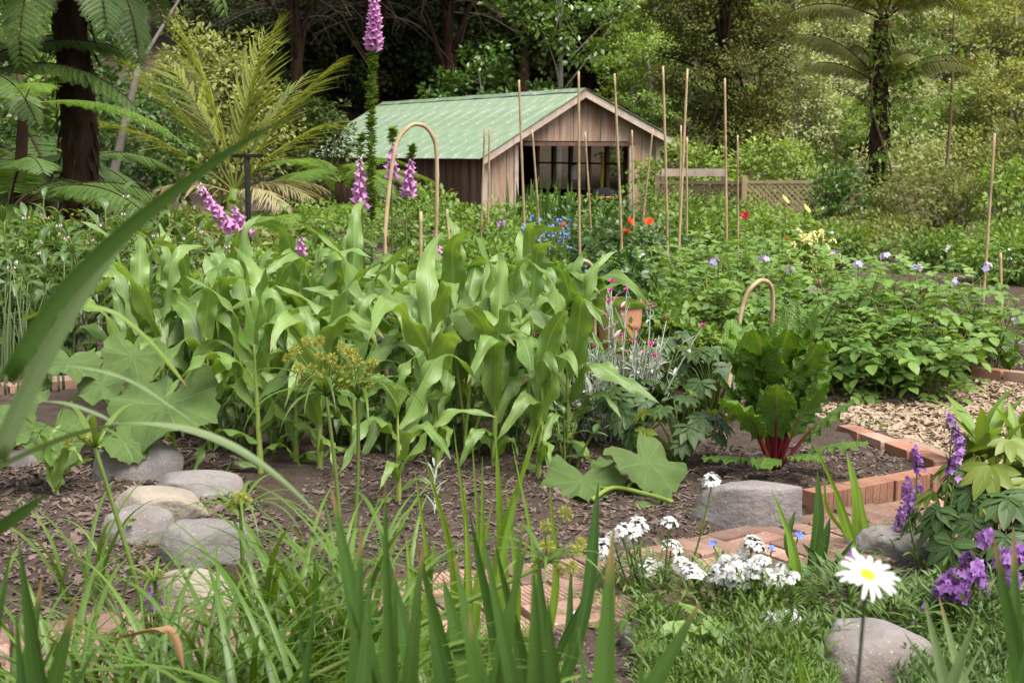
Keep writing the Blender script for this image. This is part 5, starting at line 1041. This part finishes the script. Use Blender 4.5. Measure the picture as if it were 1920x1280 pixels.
foxglove('foxglove bells peeping among the corn tops', [atg(565, 9.4), at(562, 500, 9.4), at(565, 425, 9.4)], 10, .045, 20, (.97, .99), (.87, .96), 3)
# ================================================================ bamboo hoops, canes, post
def hoop(label, pts, Y, r, dy=0.0):
    P = [at(px, py, Y + dy * k / (len(pts) - 1)) for k, (px, py) in enumerate(pts)]; P = [np.array([P[0][0], P[0][1], .0])] + P + [np.array([P[-1][0], P[-1][1], .0])]
    Q = seg_chain(P, 70); b = P[0]; Q = Q - b; rr = np.full(70, r) * (1 + .10 * (np.arange(70) % 9 == 0)); m = MB(); m.add(*tube(Q, rr, 9)); tag(obj('bamboo_hoop', m.mesh('bamboo_hoop', M['bamboo']), None, b), label, 'hoop')
hoop('tall bent bamboo hoop behind the corn beside the foxgloves', [(722, 470), (728, 370), (737, 300), (748, 260), (768, 237), (783, 233), (800, 240), (814, 262), (819, 300), (819, 380), (817, 480)], 9.3, .0135, .25)
hoop('bent bamboo hoop standing over the chard', [(1360, 765), (1375, 670), (1387, 600), (1400, 552), (1420, 529), (1432, 526), (1444, 534), (1449, 560), (1447, 620), (1443, 700)], 7.6, .0125, .35)
hoop('small bamboo hoop between corn leaves and the terracotta pot', [(1060, 548), (1070, 515), (1083, 494), (1094, 489), (1107, 496), (1114, 520), (1115, 580)], 9.0, .0125, .15)
CANES = [(973, 150, 982, 393), (998, 244, 1007, 400), (1085, 134, 1087, 386), (1097, 247, 1105, 400), (1152, 138, 1162, 420), (1185, 244, 1187, 396), (1224, 242, 1208, 396), (1243, 124, 1250, 440), (1277, 235, 1273, 450), (909, 240, 906, 360), (918, 239, 915, 360), (1289, 129, 1274, 440), (1288, 257, 1287, 400), (1359, 147, 1362, 423), (1383, 254, 1384, 427)]
CANES.sort()
for i, (x0, y0, x1, y1) in enumerate(CANES):
    tall = y0 < 200; Y = (12.4 if tall else 13.6) + (i % 3) * .25; a, b = at(x0, y0, Y), at(x1, y1, Y + .1); k = (a[2] + .05) / (a[2] - b[2]); e = a + (b - a) * k; P = seg_chain([e, (a + e) / 2 + rdir(1)[0] * .012, a], 24) - e
    rr = (.0120 if tall else .0105) * np.linspace(1.1, .8, 24) * (1 + .14 * (np.arange(24) % 4 == 0)); m = MB(); m.add(*tube(P, rr, 8))
    tag(obj('bamboo_cane', m.mesh('bamboo_cane', M['bamboo']), None, e), f'{"tall" if tall else "short"} upright bamboo cane before the shed, {ORD[i]} of fifteen from the left', 'cane', 'bamboo canes stuck in the garden')
for lab, x0, y0, x1, y1, Y in (('lone leaning bamboo cane at the right edge', 1865, 250, 1848, 500, 11.9), ('short cane stub right of the potato flowers', 1876, 474, 1877, 530, 12.5), ('cane stub below the brown side wall of the shed', 838, 393, 840, 420, 13), ('stubby cane inside the tall hoop', 789, 397, 789, 440, 10.6)):
    a, b = at(x0, y0, Y), at(x1, y1, Y); e = a + (b - a) * ((a[2] + .05) / (a[2] - b[2])); m = MB(); m.add(*tube(seg_chain([e, (a + e) / 2, a], 16) - e, .0125 * (1 + .14 * (np.arange(16) % 4 == 0)), 8)); tag(obj('bamboo_cane', m.mesh('bamboo_cane', M['bamboo']), None, e), lab, 'cane')
pt = thing('tee_post', 'black metal T shaped post behind the corn at left', 'post', atg(467, 11)); hz = at(467, 306, 11)[2]
m = MB(); m.add(*tube([(0, 0, -.1), (0, 0, hz)], .021, 8)); obj('upright', m.mesh('upright', M['black']), pt)
part_box('crossbar', (0, 0, hz + .012), (.235, .045, .028), M['black'], pt)

# ================================================================ foreground blades
def wblade(t, P, Wd, mat, fold=.2, yaw=0.0, tip=.72, name='blade', n=18):       # blade along world points
    b = np.array(t.location); Q = seg_chain(P, n); tt = np.linspace(0, 1, n); w = Wd / 2 * np.clip(np.minimum(.75 + tt, 1) * np.clip((1 - tt) / (1 - tip), .02, 1) ** .75, .02, 1)
    m = MB(); m.add(*strip(Q - b, (math.cos(yaw), math.sin(yaw), 0), w, 5, fold)); return obj(name, m.mesh(name, mat), t)
def px_blade(t, tip, bx, Y, wpx, mat, bow=.02, by=1280):
    a, c = at(*tip, Y), at(bx, by, Y); e = a + (c - a) * ((a[2] - .0) / (a[2] - c[2])); mid = (a + e) / 2 + np.array([bow, 0, 0]); a = a + (0, U(-.05, .05), 0)
    return wblade(t, [e, mid, a], wpx * (1.3 if mat in (M['iris'], M['irispale']) else 1.1) / FPX * Y, mat, U(.25, .6), U(-.6, .6), U(.6, .75) if mat in (M['iris'], M['irispale']) else U(.25, .5))
def iris(label, px, Y, blades, mat, name='iris_clump', cat='iris', by=1280):
    t = thing(name, label, cat, atg(px, Y))
    for tx, ty, bx, w in blades: px_blade(t, (tx, ty), bx + U(-14, 14), Y + U(-.15, .15), w * U(.85, 1.15), M[mat], U(-.06, .06), by)
    return t
iris('dark iris blades in the bottom left corner', 60, 2.1, [(53, 995, 62, 44), (157, 1105, 98, 44), (8, 1030, 12, 34), (110, 1190, 80, 30), (30, 1150, 20, 36), (-10, 1060, -30, 40), (70, 1090, 66, 46), (190, 1200, 150, 34), (135, 1230, 128, 36)], 'iris')
iris('tall dark iris blades at bottom centre left', 670, 2.2, [(619, 925, 634, 40), (676, 987, 660, 32), (720, 903, 704, 32), (794, 1012, 742, 34), (598, 1055, 618, 30), (655, 1120, 700, 36), (745, 1075, 760, 38), (560, 1150, 590, 30), (690, 1090, 672, 40)], 'iris')
iris('broad dark iris blades at the bottom middle', 960, 2.0, [(850, 1057, 888, 46), (981, 957, 990, 36), (1025, 1100, 1038, 42), (955, 1130, 945, 40), (905, 1000, 925, 28), (1085, 1180, 1075, 34), (800, 1120, 830, 40), (1000, 1060, 1012, 44), (880, 1150, 870, 44)], 'iris')
iris('wide dark iris blade crossing the path at bottom centre', 1120, 1.9, [(1154, 1006, 1098, 56), (1200, 1180, 1180, 30), (1316, 1133, 1245, 62)], 'iris')
iris('bright green sword leaves rising before the brick path', 880, 4.0, [(797, 852, 830, 26), (930, 808, 948, 22), (850, 800, 856, 16), (1018, 770, 935, 22), (1000, 812, 940, 18), (905, 850, 850, 16), (760, 1000, 800, 20), (870, 905, 880, 20), (815, 1015, 828, 22), (885, 820, 868, 14), (948, 905, 958, 18), (925, 930, 905, 16), (776, 880, 795, 14), (838, 960, 850, 18), (1030, 900, 985, 16), (960, 830, 1005, 16)], 'glad', 'gladiolus_clump', 'gladiolus')
iris('deep green sword leaves behind the bottom middle irises', 930, 3.2, [(780, 1005, 800, 26), (930, 1015, 940, 24), (990, 1010, 975, 24), (880, 965, 900, 22), (1010, 1050, 1000, 20), (830, 1080, 850, 26), (740, 1065, 760, 24), (710, 1000, 722, 24)], 'iris', 'gladiolus_clump', 'gladiolus')
iris('slim green blades left of the white flowers', 1080, 3.8, [(1124, 912, 1050, 20), (1155, 1040, 1060, 15), (1072, 1060, 1070, 14)], 'iris', 'gladiolus_clump', 'gladiolus')
iris('yellow green slim blades beside the white flower mass', 1480, 4.9, [(1449, 920, 1492, 19), (1478, 1000, 1487, 13), (1467, 1090, 1490, 10)], 'glad', 'gladiolus_clump', 'gladiolus', 1150)
iris('short bright blade at the bottom edge below the white flowers', 1485, 3.6, [(1490, 1197, 1484, 18), (1510, 1240, 1502, 12)], 'glad', 'gladiolus_clump', 'gladiolus')
iris('dark iris fan in the flower bed left of the daisy', 1530, 5.1, [(1535, 886, 1524, 18), (1556, 970, 1535, 18), (1507, 1022, 1515, 16), (1602, 1010, 1548, 16), (1572, 1060, 1540, 15), (1495, 960, 1512, 11)], 'iris', by=1115)
iris('tall yellow green blades standing by the raised bricks', 1618, 5.6, [(1591, 850, 1617, 24), (1514, 812, 1610, 13), (1560, 900, 1605, 15), (1610, 905, 1622, 14), (1545, 890, 1600, 9)], 'glad', 'gladiolus_clump', 'gladiolus', 1030)
iris('pale grey green iris fan at the bottom right', 1780, 2.7, [(1737, 1126, 1766, 28), (1768, 1126, 1778, 28), (1824, 1148, 1796, 32), (1700, 1190, 1740, 22), (1850, 1210, 1815, 20)], 'irispale')
iris('tall dark iris blades at the right edge', 1900, 2.0, [(1859, 998, 1900, 48), (1914, 1000, 1912, 44), (1950, 1020, 1935, 40)], 'iris')
iris('short dark green blade at the bottom right edge', 1600, 2.4, [(1420, 1215, 1405, 16), (1700, 1240, 1690, 20)], 'irispale')
# the big leaves that cross the left side
t = thing('flax_plant', 'long broad strap leaves leaning up across the left side, very near', 'flax', (-1.0, 1.5, 0))
def strap(pp, Y, wpx, mat, tip=.62, base=True, fold=.25, dY=.0, n=26):
    P = [at(px, py, Y + dY * k) for k, (px, py) in enumerate(pp)]
    if base: P = [np.array([P[0][0] - .14, P[0][1], max(P[0][2] - .9, 0)])] + P
    return wblade(t, P, wpx / FPX * Y, M[mat], fold, .3, tip, n=n)
strap([(-70, 850), (20, 700), (110, 560), (215, 450), (330, 355), (450, 270), (556, 213)], 1.5, 36, 'iris', .55)
strap([(-60, 1010), (0, 850), (60, 715), (130, 590), (215, 470), (300, 385)], 1.6, 38, 'irispale', .55)
strap([(-60, 1010), (0, 985), (50, 952), (86, 926)], 1.9, 30, 'iris', .5, False)
t = thing('sedge_plant', 'pale arching sedge leaves in the left foreground', 'sedge', (-.9, 2.2, 0))
strap([(-60, 900), (110, 822), (225, 793), (330, 797), (430, 832), (520, 892), (612, 978)], 2.2, 17, 'irispale', .7, False, .35)
strap([(-40, 700), (60, 690), (150, 688), (240, 712), (320, 762), (375, 800)], 2.3, 6, 'irispale', .7, False)
strap([(-30, 760), (100, 752), (180, 775), (225, 800)], 2.3, 7, 'irispale', .7, False)
strap([(40, 600), (115, 571), (180, 574), (230, 596), (290, 650), (352, 726)], 3.2, 9, 'glad', .9, False)

# ================================================================ papyrus and sedges
def curve_blade(L, a0, a1, Wd, mat, p=1.3): P, sd2, tt = arc(L, R(a0), R(a1), p, 14, U(-.4, .4)); m = MB(); m.add(*strip(P, sd2, Wd / 2 * np.clip(np.minimum(.6 + 2 * tt, 1) * ((1 - tt) * 1.4).clip(.03, 1) ** .8, .03, 1), 3, .3)); return m.mesh('blade', mat)
BRC = [curve_blade(1, U(40, 65), U(140, 172), .052, M['grass']) for _ in range(5)]; SDG = [curve_blade(1, U(4, 20), U(80, 150), .032, M['grass'], 1.5) for _ in range(6)]
SPK = MB(); q = 130; d_ = rdir(q); SPK.add(*inst(NEED, d_ * .3, *frames(d_ + rdir(q) * .25, rdir(q)), U(.45, .8, q))); SPKM = SPK.mesh('flower_head', M['umbel'])
def papyrus(label, px, py, Y, bpx, bpy, nb, bL, heads, hs=.03, mat='stem'):
    p = at(px, py, Y); b = at(bpx, bpy, Y); b = p + (b - p) * (p[2] / (p[2] - b[2])); t = thing('papyrus', label, 'papyrus', b); v = p - b
    m = MB(); m.add(*tube(seg_chain([(0, 0, 0), v * .5 + (.015, 0, 0), v], 12), np.linspace(.009, .006, 12), 8)); obj('stem', m.mesh('stem', M[mat]), t)
    for k in range(nb): obj('bract', BRC[k % 5], t, v, (U(-.2, .2), U(-.25, .15), k * 6.283 / nb + U(-.25, .25)), bL * U(.7, 1.1))
    for hx, hy in heads:
        h = at(hx, hy, Y + U(-.04, .04)) - b; m = MB(); m.add(*tube(seg_chain([v, (v + h) / 2 + (0, 0, .01), h], 5), .0022, 4, False)); obj('ray', m.mesh('ray', M['stem']), t); obj('flower_head', SPKM, t, h, (U(0, 6), U(0, 6), 0), hs * U(.8, 1.15))
    return t
papyrus('papyrus with clustered yellow green heads in front of the corn', 612, 742, 5.0, 628, 960, 17, .42, [(553, 655), (575, 640), (600, 668), (585, 690), (612, 705), (640, 650), (560, 692), (628, 690), (655, 662), (540, 672), (598, 640), (622, 672), (570, 715), (645, 720)], .027)
papyrus('second papyrus head just right of the clustered one', 672, 745, 5.1, 660, 960, 12, .38, [(670, 678), (690, 695), (655, 690), (680, 715), (645, 705), (700, 680), (660, 660), (690, 720)], .026)
papyrus('small papyrus with arching bracts over the right end of the stones', 452, 955, 4.1, 440, 1250, 12, .30, [(436, 945), (462, 938), (450, 930)], .022)
papyrus('papyrus with pale stem left of the stones', 178, 838, 3.9, 245, 1090, 9, .40, [(130, 828), (175, 822), (155, 818)], .024)
papyrus('leaning papyrus with round green heads above the brick path', 1025, 1055, 3.4, 760, 1180, 9, .26, [(1060, 962), (1023, 985), (1026, 1022), (1082, 1032), (1050, 1070), (1088, 1018), (1010, 1060), (1070, 1062)], .022)
papyrus('low papyrus tuft by the purple flower at left', 290, 1090, 3.8, 300, 1280, 12, .22, [(280, 1080), (300, 1075)], .02)
papyrus('papyrus tuft at the bottom left before the path', 395, 1180, 3.4, 405, 1350, 12, .24, [(395, 1165)], .02)
for lab, px, Y, n, L in (('arching green sedge tuft at bottom left', 430, 3.5, 75, .70), ('sedge tuft at the bottom left corner', 170, 3.4, 55, .60), ('sedge tuft below the papyrus heads', 590, 3.9, 60, .68), ('thin sedge tuft near the left stones', 140, 4.9, 14, .6), ('sedge tuft in front of the corn foot', 560, 5.0, 20, .5), ('grassy tuft at bottom centre', 800, 3.4, 40, .55), ('fine grassy tuft at bottom left centre', 320, 3.3, 60, .6), ('tall sedge tuft at the left beside the mulch', 40, 3.7, 36, .70), ('tall sedge tuft between the stones and the path', 520, 4.1, 40, .66), ('dense sedge tuft at the bottom left of the iris blades', 540, 3.1, 60, .72), ('loose sedge tuft behind the left iris blades', 240, 3.8, 22, .60), ('sedge tuft among the sword leaves', 690, 4.1, 40, .72), ('low sedge tuft at the bottom left edge', 90, 3.0, 50, .62)):
    t = thing('sedge_tuft', lab, 'sedge', atg(px, Y))
    for k in range(n): obj('blade', SDG[k % 6], t, (U(-.14, .14), U(-.12, .12), -.01), (0, U(-.12, .12), U(0, 6.28)), L * U(.6, 1.2))
t = thing('dry_leaf', 'curled dry brown leaf hanging over the sedge at bottom left', 'leaf', at(330, 1170, 3.2)); P = [at(*q_, 3.2) for q_ in ((215, 1195), (270, 1180), (310, 1176), (330, 1200), (345, 1255))]
wblade(t, P, .022, M['dead'], .5, .3, .8, 'dry_blade')
for lab, px, py in (('young corn seedling at the left near the pumpkin leaves', 105, 960), ('tiny leafy seedling among the stones', 245, 1040)):
    t = thing('seedling', lab, 'seedling', gpt(px, py))
    for k in range(6): obj('leaf', CL['top'][k % 8] if 'corn' in lab else BLF, t, (0, 0, .02 * k), (U(-.3, .3), U(-.3, .3), k * 2.4), .5 if 'corn' in lab else .05)

# ================================================================ flower bed at lower right
CROSS = MB()
for k in range(4):
    a = k * 1.5708; CROSS.add(*inst(leaf_t(.42, 3, .05, -.1, .62), np.zeros((1, 3)), *[v[None] for v in (np.array([math.sin(a), -math.cos(a), 0]), np.array([math.cos(a), math.sin(a), .05]), np.array([0, 0, 1.0]))], 1.0))
CROSS = CROSS.T()
WH = [flower_head('flower_head', M['white'], 34, .034, .0115, CROSS, 1.2, None, M['calyx']) for _ in range(3)]
PH = [flower_head('flower_head', M['purple'], 34, .026, .0115, CROSS, 1.0, .03, M['calyx']) for _ in range(3)]; PS = [flower_head('flower_spike', M['purple'], 46, .024, .0105, CROSS, 1.0, .10, M['calyx']) for _ in range(2)]
NLF = leaf_t(.075, 4, .2, .2, .7, 3)
def wallflower(label, basepx, Y, heads, meshes, leaf='wall', nl=90, cat='wallflower', spread=.22, hs=1.0, ll=.055):
    b = atg(basepx, Y); t = thing('wallflower', label, cat, b); st = MB(); Q, D = [], []
    for h in heads:
        p = at(h[0], h[1], Y + (h[2] if len(h) > 2 else U(-.1, .1))) - b; P = seg_chain([(p[0] * .3, p[1] * .4, -.01), p * [.75, .8, .5], p], 9); st.add(*tube(P, np.linspace(.005, .0028, 9), 5, False))
        o = obj(meshes[0].name.split('.')[0], meshes[rng.integers(len(meshes))], t, p, (U(-.3, .5), U(-.3, .3), U(0, 6)), hs * U(.85, 1.15))
        for _ in range(16): f = U(.15, .85) ** 1.1; Q.append([np.interp(f, np.linspace(0, 1, 9), P[:, i]) for i in range(3)]); D.append(rdir(1)[0] * [1, 1, .4] + (0, 0, .55))
    for _ in range(nl): a = U(0, 6.28); r = spread * math.sqrt(U(0, 1)); Q.append([r * math.cos(a), r * math.sin(a), U(.02, .16) * (1.3 - r / spread)]); D.append([math.cos(a) * .8, math.sin(a) * .8, U(.1, .9)])
    Q, D = np.array(Q), np.array(D); lf = MB(); lf.add(*inst(NLF, Q, *frames(D, rdir(len(Q)) * .3 + (0, 0, 1)), ll * U(.7, 1.4, len(Q)))); obj('foliage', lf.mesh('foliage', M[leaf]), t, kind='stuff'); obj('stems', st.mesh('stems', M['stem']), t); return t
wallflower('bushy white wallflower beside the brick path', 1240, 5.0, [(1335, 908), (1196, 990), (1150, 1012), (1132, 1030), (1254, 986), (1258, 1032), (1215, 1066), (1178, 1018), (1140, 1048), (1205, 1075), (1168, 1000), (1186, 1006), (1228, 1072)], WH, nl=520, spread=.32, hs=1.12)
wallflower('white wallflower left of the daisy with drooping heads', 1370, 4.8, [(1304, 1086), (1411, 1026), (1388, 1052), (1275, 1060), (1352, 1072), (1340, 1090), (1400, 1080), (1420, 1034), (1296, 1078)], WH, nl=480, spread=.32, hs=1.12)
wallflower('purple wallflower with tall spikes by the raised brick corner', 1740, 5.5, [(1720, 862), (1706, 952), (1686, 978), (1772, 982), (1602, 1042), (1712, 935)], PS, nl=420, spread=.30, hs=1.25)
wallflower('purple wallflower leaning in from the right with two tall spikes', 1765, 5.2, [(1786, 800), (1794, 858), (1700, 930)], PS, nl=60, hs=1.25)
wallflower('clump of deep purple wallflower heads at lower right', 1800, 4.5, [(1776, 1096), (1826, 1090), (1800, 1105), (1815, 1056), (1848, 1006), (1790, 1082), (1840, 1100), (1768, 1108), (1830, 1072)], PH, nl=320, spread=.28, hs=1.5)
wallflower('purple wallflower at the right edge', 1900, 4.6, [(1884, 1048), (1892, 1066), (1900, 1085), (1908, 1040), (1880, 1095)], PH, nl=200, spread=.25, hs=1.4)
wallflower('low wallflower with one purple flower near the boulder', 1700, 4.4, [(1709, 1171), (1735, 1140)], PH, nl=260, hs=.6)
wallflower('leafy wallflower tuft behind the daisy stem', 1610, 4.75, [(1595, 1040)], PH, nl=560, spread=.26, hs=.6, ll=.075)
wallflower('purple flower head among the sedge at lower left', 285, 4.3, [(278, 1118), (292, 1126), (285, 1132)], PH, nl=60, hs=.9)
wallflower('dark leafy tuft under the purple heads at right', 1860, 4.4, [(1862, 1180)], PH, nl=420, spread=.34, hs=.5, ll=.07)
AL = [flower_head('flower_head', M['white'], 34, .034, .011, CROSS, .8) for _ in range(3)]
wallflower('mound of tiny white alyssum flowers in the flower bed', 1430, 4.7, [(U(1350, 1495), 1108 - 50 * U(0, 1) ** .7 - U(0, 12)) for _ in range(46)], AL, 'litho', 420, 'alyssum', .28, .78, .03)
wallflower('small white alyssum patch nearer the bottom edge', 1450, 4.55, [(U(1425, 1488), U(1155, 1190)) for _ in range(10)], AL, 'litho', 160, 'alyssum', .18, 1.0, .03)
wallflower('few white alyssum flowers by the round stone', 1150, 4.6, [(1100, 1190), (1092, 1200), (1150, 1212), (1145, 1220), (1170, 1180), (1085, 1155)], AL, 'litho', 160, 'alyssum', .2, .7, .03)
# fine green mat with small blue flowers: nobody could count it
SPR = MB(); k_ = 11; zz = np.linspace(.15, 1, k_); aa = np.arange(k_) * 2.4; SPR.add(*inst(leaf_t(.13, 2, .2, .2), np.stack([0 * zz, 0 * zz, zz], 1), *frames(np.stack([np.cos(aa), np.sin(aa), .7 + .6 * zz], 1), np.tile([0, 0, 1.0], (k_, 1))), .30)); SPR = SPR.T()
def mat_cover(name, label, poly, n, h, mat):
    Q = spread_on(poly, n, -.01, lambda x, y: dist_path(x, y) > PW + .06); k = len(Q)
    if k == 0: print('EMPTY', label); return
    D = rdir(k) * .45 + (0, 0, 1.0); Z = nrm(D); X = nrm(np.cross(Z, rdir(k))); Y = np.cross(Z, X); hh = h * (.55 + .9 * vn(Q[:, 0], Q[:, 1], 5, 8)) * U(.6, 1.1, k)
    m = MB(); m.add(*inst(SPR, Q, X, Y, Z, hh)); o = obj(name, m.mesh(name, M[mat]), kind='stuff'); return tag(o, label, 'ground cover')
mat_cover('ground_cover', 'fine leaved green ground cover at the bottom right of centre', [gp(1180, 1400), gp(1210, 1200), gp(1330, 1190), gp(1540, 1190), gp(1560, 1210), gp(1560, 1400)], 2600, .075, 'litho')
mat_cover('ground_cover', 'taller leafy shoots mixed into the fine green cover at bottom right of centre', [gp(1180, 1400), gp(1210, 1200), gp(1330, 1190), gp(1540, 1190), gp(1560, 1210), gp(1560, 1400)], 170, .15, 'wall')
mat_cover('ground_cover', 'fine green ground cover along the path left of the daisy', [gp(1330, 1075), gp(1340, 1045), gp(1500, 1005), gp(1620, 1040), gp(1560, 1100), gp(1480, 1120)], 1100, .075, 'litho')
mat_cover('ground_cover', 'weedy green cover in front of the path at lower centre', [gp(640, 1400), gp(700, 1230), gp(1000, 1210), gp(1100, 1300), gp(1100, 1450)], 700, .09, 'litho')
mat_cover('ground_cover', 'grassy weeds along the wood chip edge', [gp(1560, 800), gp(1600, 790), gp(1680, 812), gp(1660, 826), gp(1600, 815)], 260, .06, 'litho')
mat_cover('ground_cover', 'green weeds at the bottom right corner', [gp(1660, 1500), gp(1700, 1180), gp(1960, 1120), gp(2050, 1500)], 1500, .11, 'wall')
spray('lithodora_flowers', 'tiny blue flowers dotted over the green ground cover', [(1498, 1004), (1447, 1028), (1513, 1162), (1535, 1157), (1540, 1160), (1336, 1020), (1300, 1070)], 4.9, 1440, 'blue', .013, 'flower', 3, .012, leaf=None)
# lily like shoot at the right, weeds in the chips
t = thing('lily_plant', 'upright bright green lily shoots at the right edge', 'lily', gpt(1880, 900)); LL = simple_leaf(leaf_t(.11, 7, .25, .25, .7, 5), M['bright'])
for k in range(26): o = obj('leaf', LL, t, (U(-.16, .16), U(-.1, .1), U(.02, .2)), (0, 0, 0), U(.24, .36)); o.rotation_euler = (Matrix.Rotation(k * 2.4, 3, 'Z') @ Matrix.Rotation(R(U(35, 75)), 3, 'X')).to_euler()
t = thing('dock_plant', 'young upright leaf on soil at the right edge beyond the wood chips', 'plant', gpt(1890, 700))
for k in range(4): o = obj('leaf', BLF, t, (0, 0, .0), (0, 0, 0), .22); o.rotation_euler = (Matrix.Rotation(k * 1.7, 3, 'Z') @ Matrix.Rotation(R(70), 3, 'X')).to_euler()
t = thing('lavender_seedling', 'silver grey seedling on the soil before the corn', 'seedling', gpt(815, 985)); SLF = simple_leaf(leaf_t(.07, 4, .2, .2), M['silver'])
for k in range(22): o = obj('leaf', SLF, t, (0, 0, .01 * k), (0, 0, 0), .08); o.rotation_euler = (Matrix.Rotation(k * 2.4, 3, 'Z') @ Matrix.Rotation(R(U(20, 60)), 3, 'X')).to_euler()
# ================================================================ the daisy
YD = 1.85; c = at(1626, 1078, YD); dz = thing('daisy', 'single large white daisy with yellow eye on a tall dark stem', 'daisy', (c[0] - .01, YD, 0)); fc = Vector(c) - Vector((c[0] - .01, YD, 0))
m = MB(); m.add(*tube(seg_chain([(0, 0, 0), (-.004, .01, c[2] * .6), tuple(fc - Vector((0, -.004, .006)))], 16), np.linspace(.0032, .0026, 16), 8)); obj('stem', m.mesh('stem', M['darkstem']), dz)
hd = Matrix.Rotation(R(24), 3, 'X') @ Matrix.Rotation(R(12), 3, 'Y')
m = MB(); m.add(*lathe([(.0105, .000), (.0103, .003), (.007, .0052), (.001, .0056)], 20)); eye = obj('eye', m.mesh('eye', M['gold']), dz, fc, hd.to_euler())
m = MB(); m.add(*lathe([(.003, -.009), (.009, -.004), (.0095, -.001)], 14)); obj('calyx', m.mesh('calyx', M['darkstem']), dz, fc, hd.to_euler())
for k in range(20):
    P, sd3, tt = arc(.034 * U(.85, 1.12), R(78 + U(-8, 10)), R(98 + U(-25, 34)), 1.3, 8); m = MB(); m.add(*strip(P + (.009, 0, .0005 * (k % 3)), sd3, (.0036 * U(.8, 1.15)) * np.array([.55, .8, .95, 1, 1, .95, .8, .35]), 4, -.15)); o = obj('petal', m.mesh('petal', M['white']), dz, fc); o.rotation_euler = (hd @ Matrix.Rotation(k * 6.2832 / 20 + U(-.06, .06), 3, 'Z')).to_euler()

# ================================================================ low growth between the corn stalks
for k, (px, py) in enumerate(sorted(((450, 868), (540, 850), (640, 838), (720, 860), (790, 845), (870, 850), (960, 858), (1040, 850), (360, 835), (1060, 880)))):
    leafy('undergrowth_plant', f'low green weed growing between the corn stalks, {ORD[k]} of ten from the left', gpt(px, py), .30, .42, 7, 5, CF, .13, 'weed', group='weeds under the corn')

# weeds and moss in the joints of the brick path
kk = rng.integers(0, len(PATH), 420); e_ = np.where(rng.random(420) < .6, np.sign(U(-1, 1, 420)) * (PW - U(0, .06, 420)), U(-PW, PW, 420)); Q = np.stack([PATH[kk, 0] + npv[kk, 0] * e_, PATH[kk, 1] + npv[kk, 1] * e_, np.full(420, .012)], 1)
k = len(Q); Z = nrm(rdir(k) * .5 + (0, 0, 1.0)); X = nrm(np.cross(Z, rdir(k))); m = MB(); m.add(*inst(SPR, Q, X, np.cross(Z, X), Z, U(.012, .045, k))); tag(obj('path_weeds', m.mesh('path_weeds', M['litho']), kind='stuff'), 'tiny weeds sprouting from the joints of the brick path', 'weeds')
pb_ = np.stack([PATH[kk, 0] + npv[kk, 0] * U(-PW, PW, 420), PATH[kk, 1] + npv[kk, 1] * U(-PW, PW, 420), np.full(420, .027)], 1)
chips('path_litter', 'crumbs of bark and soil lying on the brick path', pb_, .02, M['litter'])

# ================================================================ growth that goes on past the edges of the frame
for lab, px, Y, w, h, mt in (('leafy plants past the right edge beside the wood chips', 2150, 10.6, 1.2, .7, 'potato'), ('green bush past the right edge behind the dahlias row', 2080, 13, 1.3, .8, 'litho'), ('bright bush past the right edge, middle distance', 2180, 16, 1.6, .9, 'bright'), ('olive bush past the right edge near the fence', 2120, 22, 2.2, 1.2, 'olive'), ('big shrub past the right edge by the trees', 2150, 28, 2.6, 1.9, 'rosel'),
    ('low greens past the right edge beside the flower bed', 2180, 5.6, .7, .4, 'wall'), ('grassy greens past the right edge in front', 2300, 4.6, .6, .35, 'litho'), ('dark bush past the left edge by the comfrey', -130, 11, 1.4, 1.0, 'comfrey'), ('leafy bush past the left edge beyond the pumpkins', -230, 8.8, 1.2, .8, 'bright'), ('low weeds past the left edge of the mulch', -380, 7.0, .9, .4, 'litho'), ('ferny bush past the left edge under the tree ferns', -200, 14, 1.6, 1.1, 'rosel'), ('weeds past the left edge at the path', -520, 5.6, .7, .35, 'litho')):
    mid(lab, px, Y, w, h, mt, ncl=120, size=.07 if Y < 14 else .09, rad=.11 if Y < 14 else .16)
for px, Y, kd in ((2080, 46, 'olive green'), (2200, 50, 'grey green'), (2120, 56, 'brown'), (-120, 46, 'dark'), (-250, 42, 'olive green')):
    nm, (tm, cm) = KINDS[kd]; plant_tree('hillside_tree', f'{nm} past the {"right" if px > 0 else "left"} edge, {int(Y)} metres off', atg(px, Y), tm, cm, U(0, 6.28), 1.0, 'trees on the hillside')
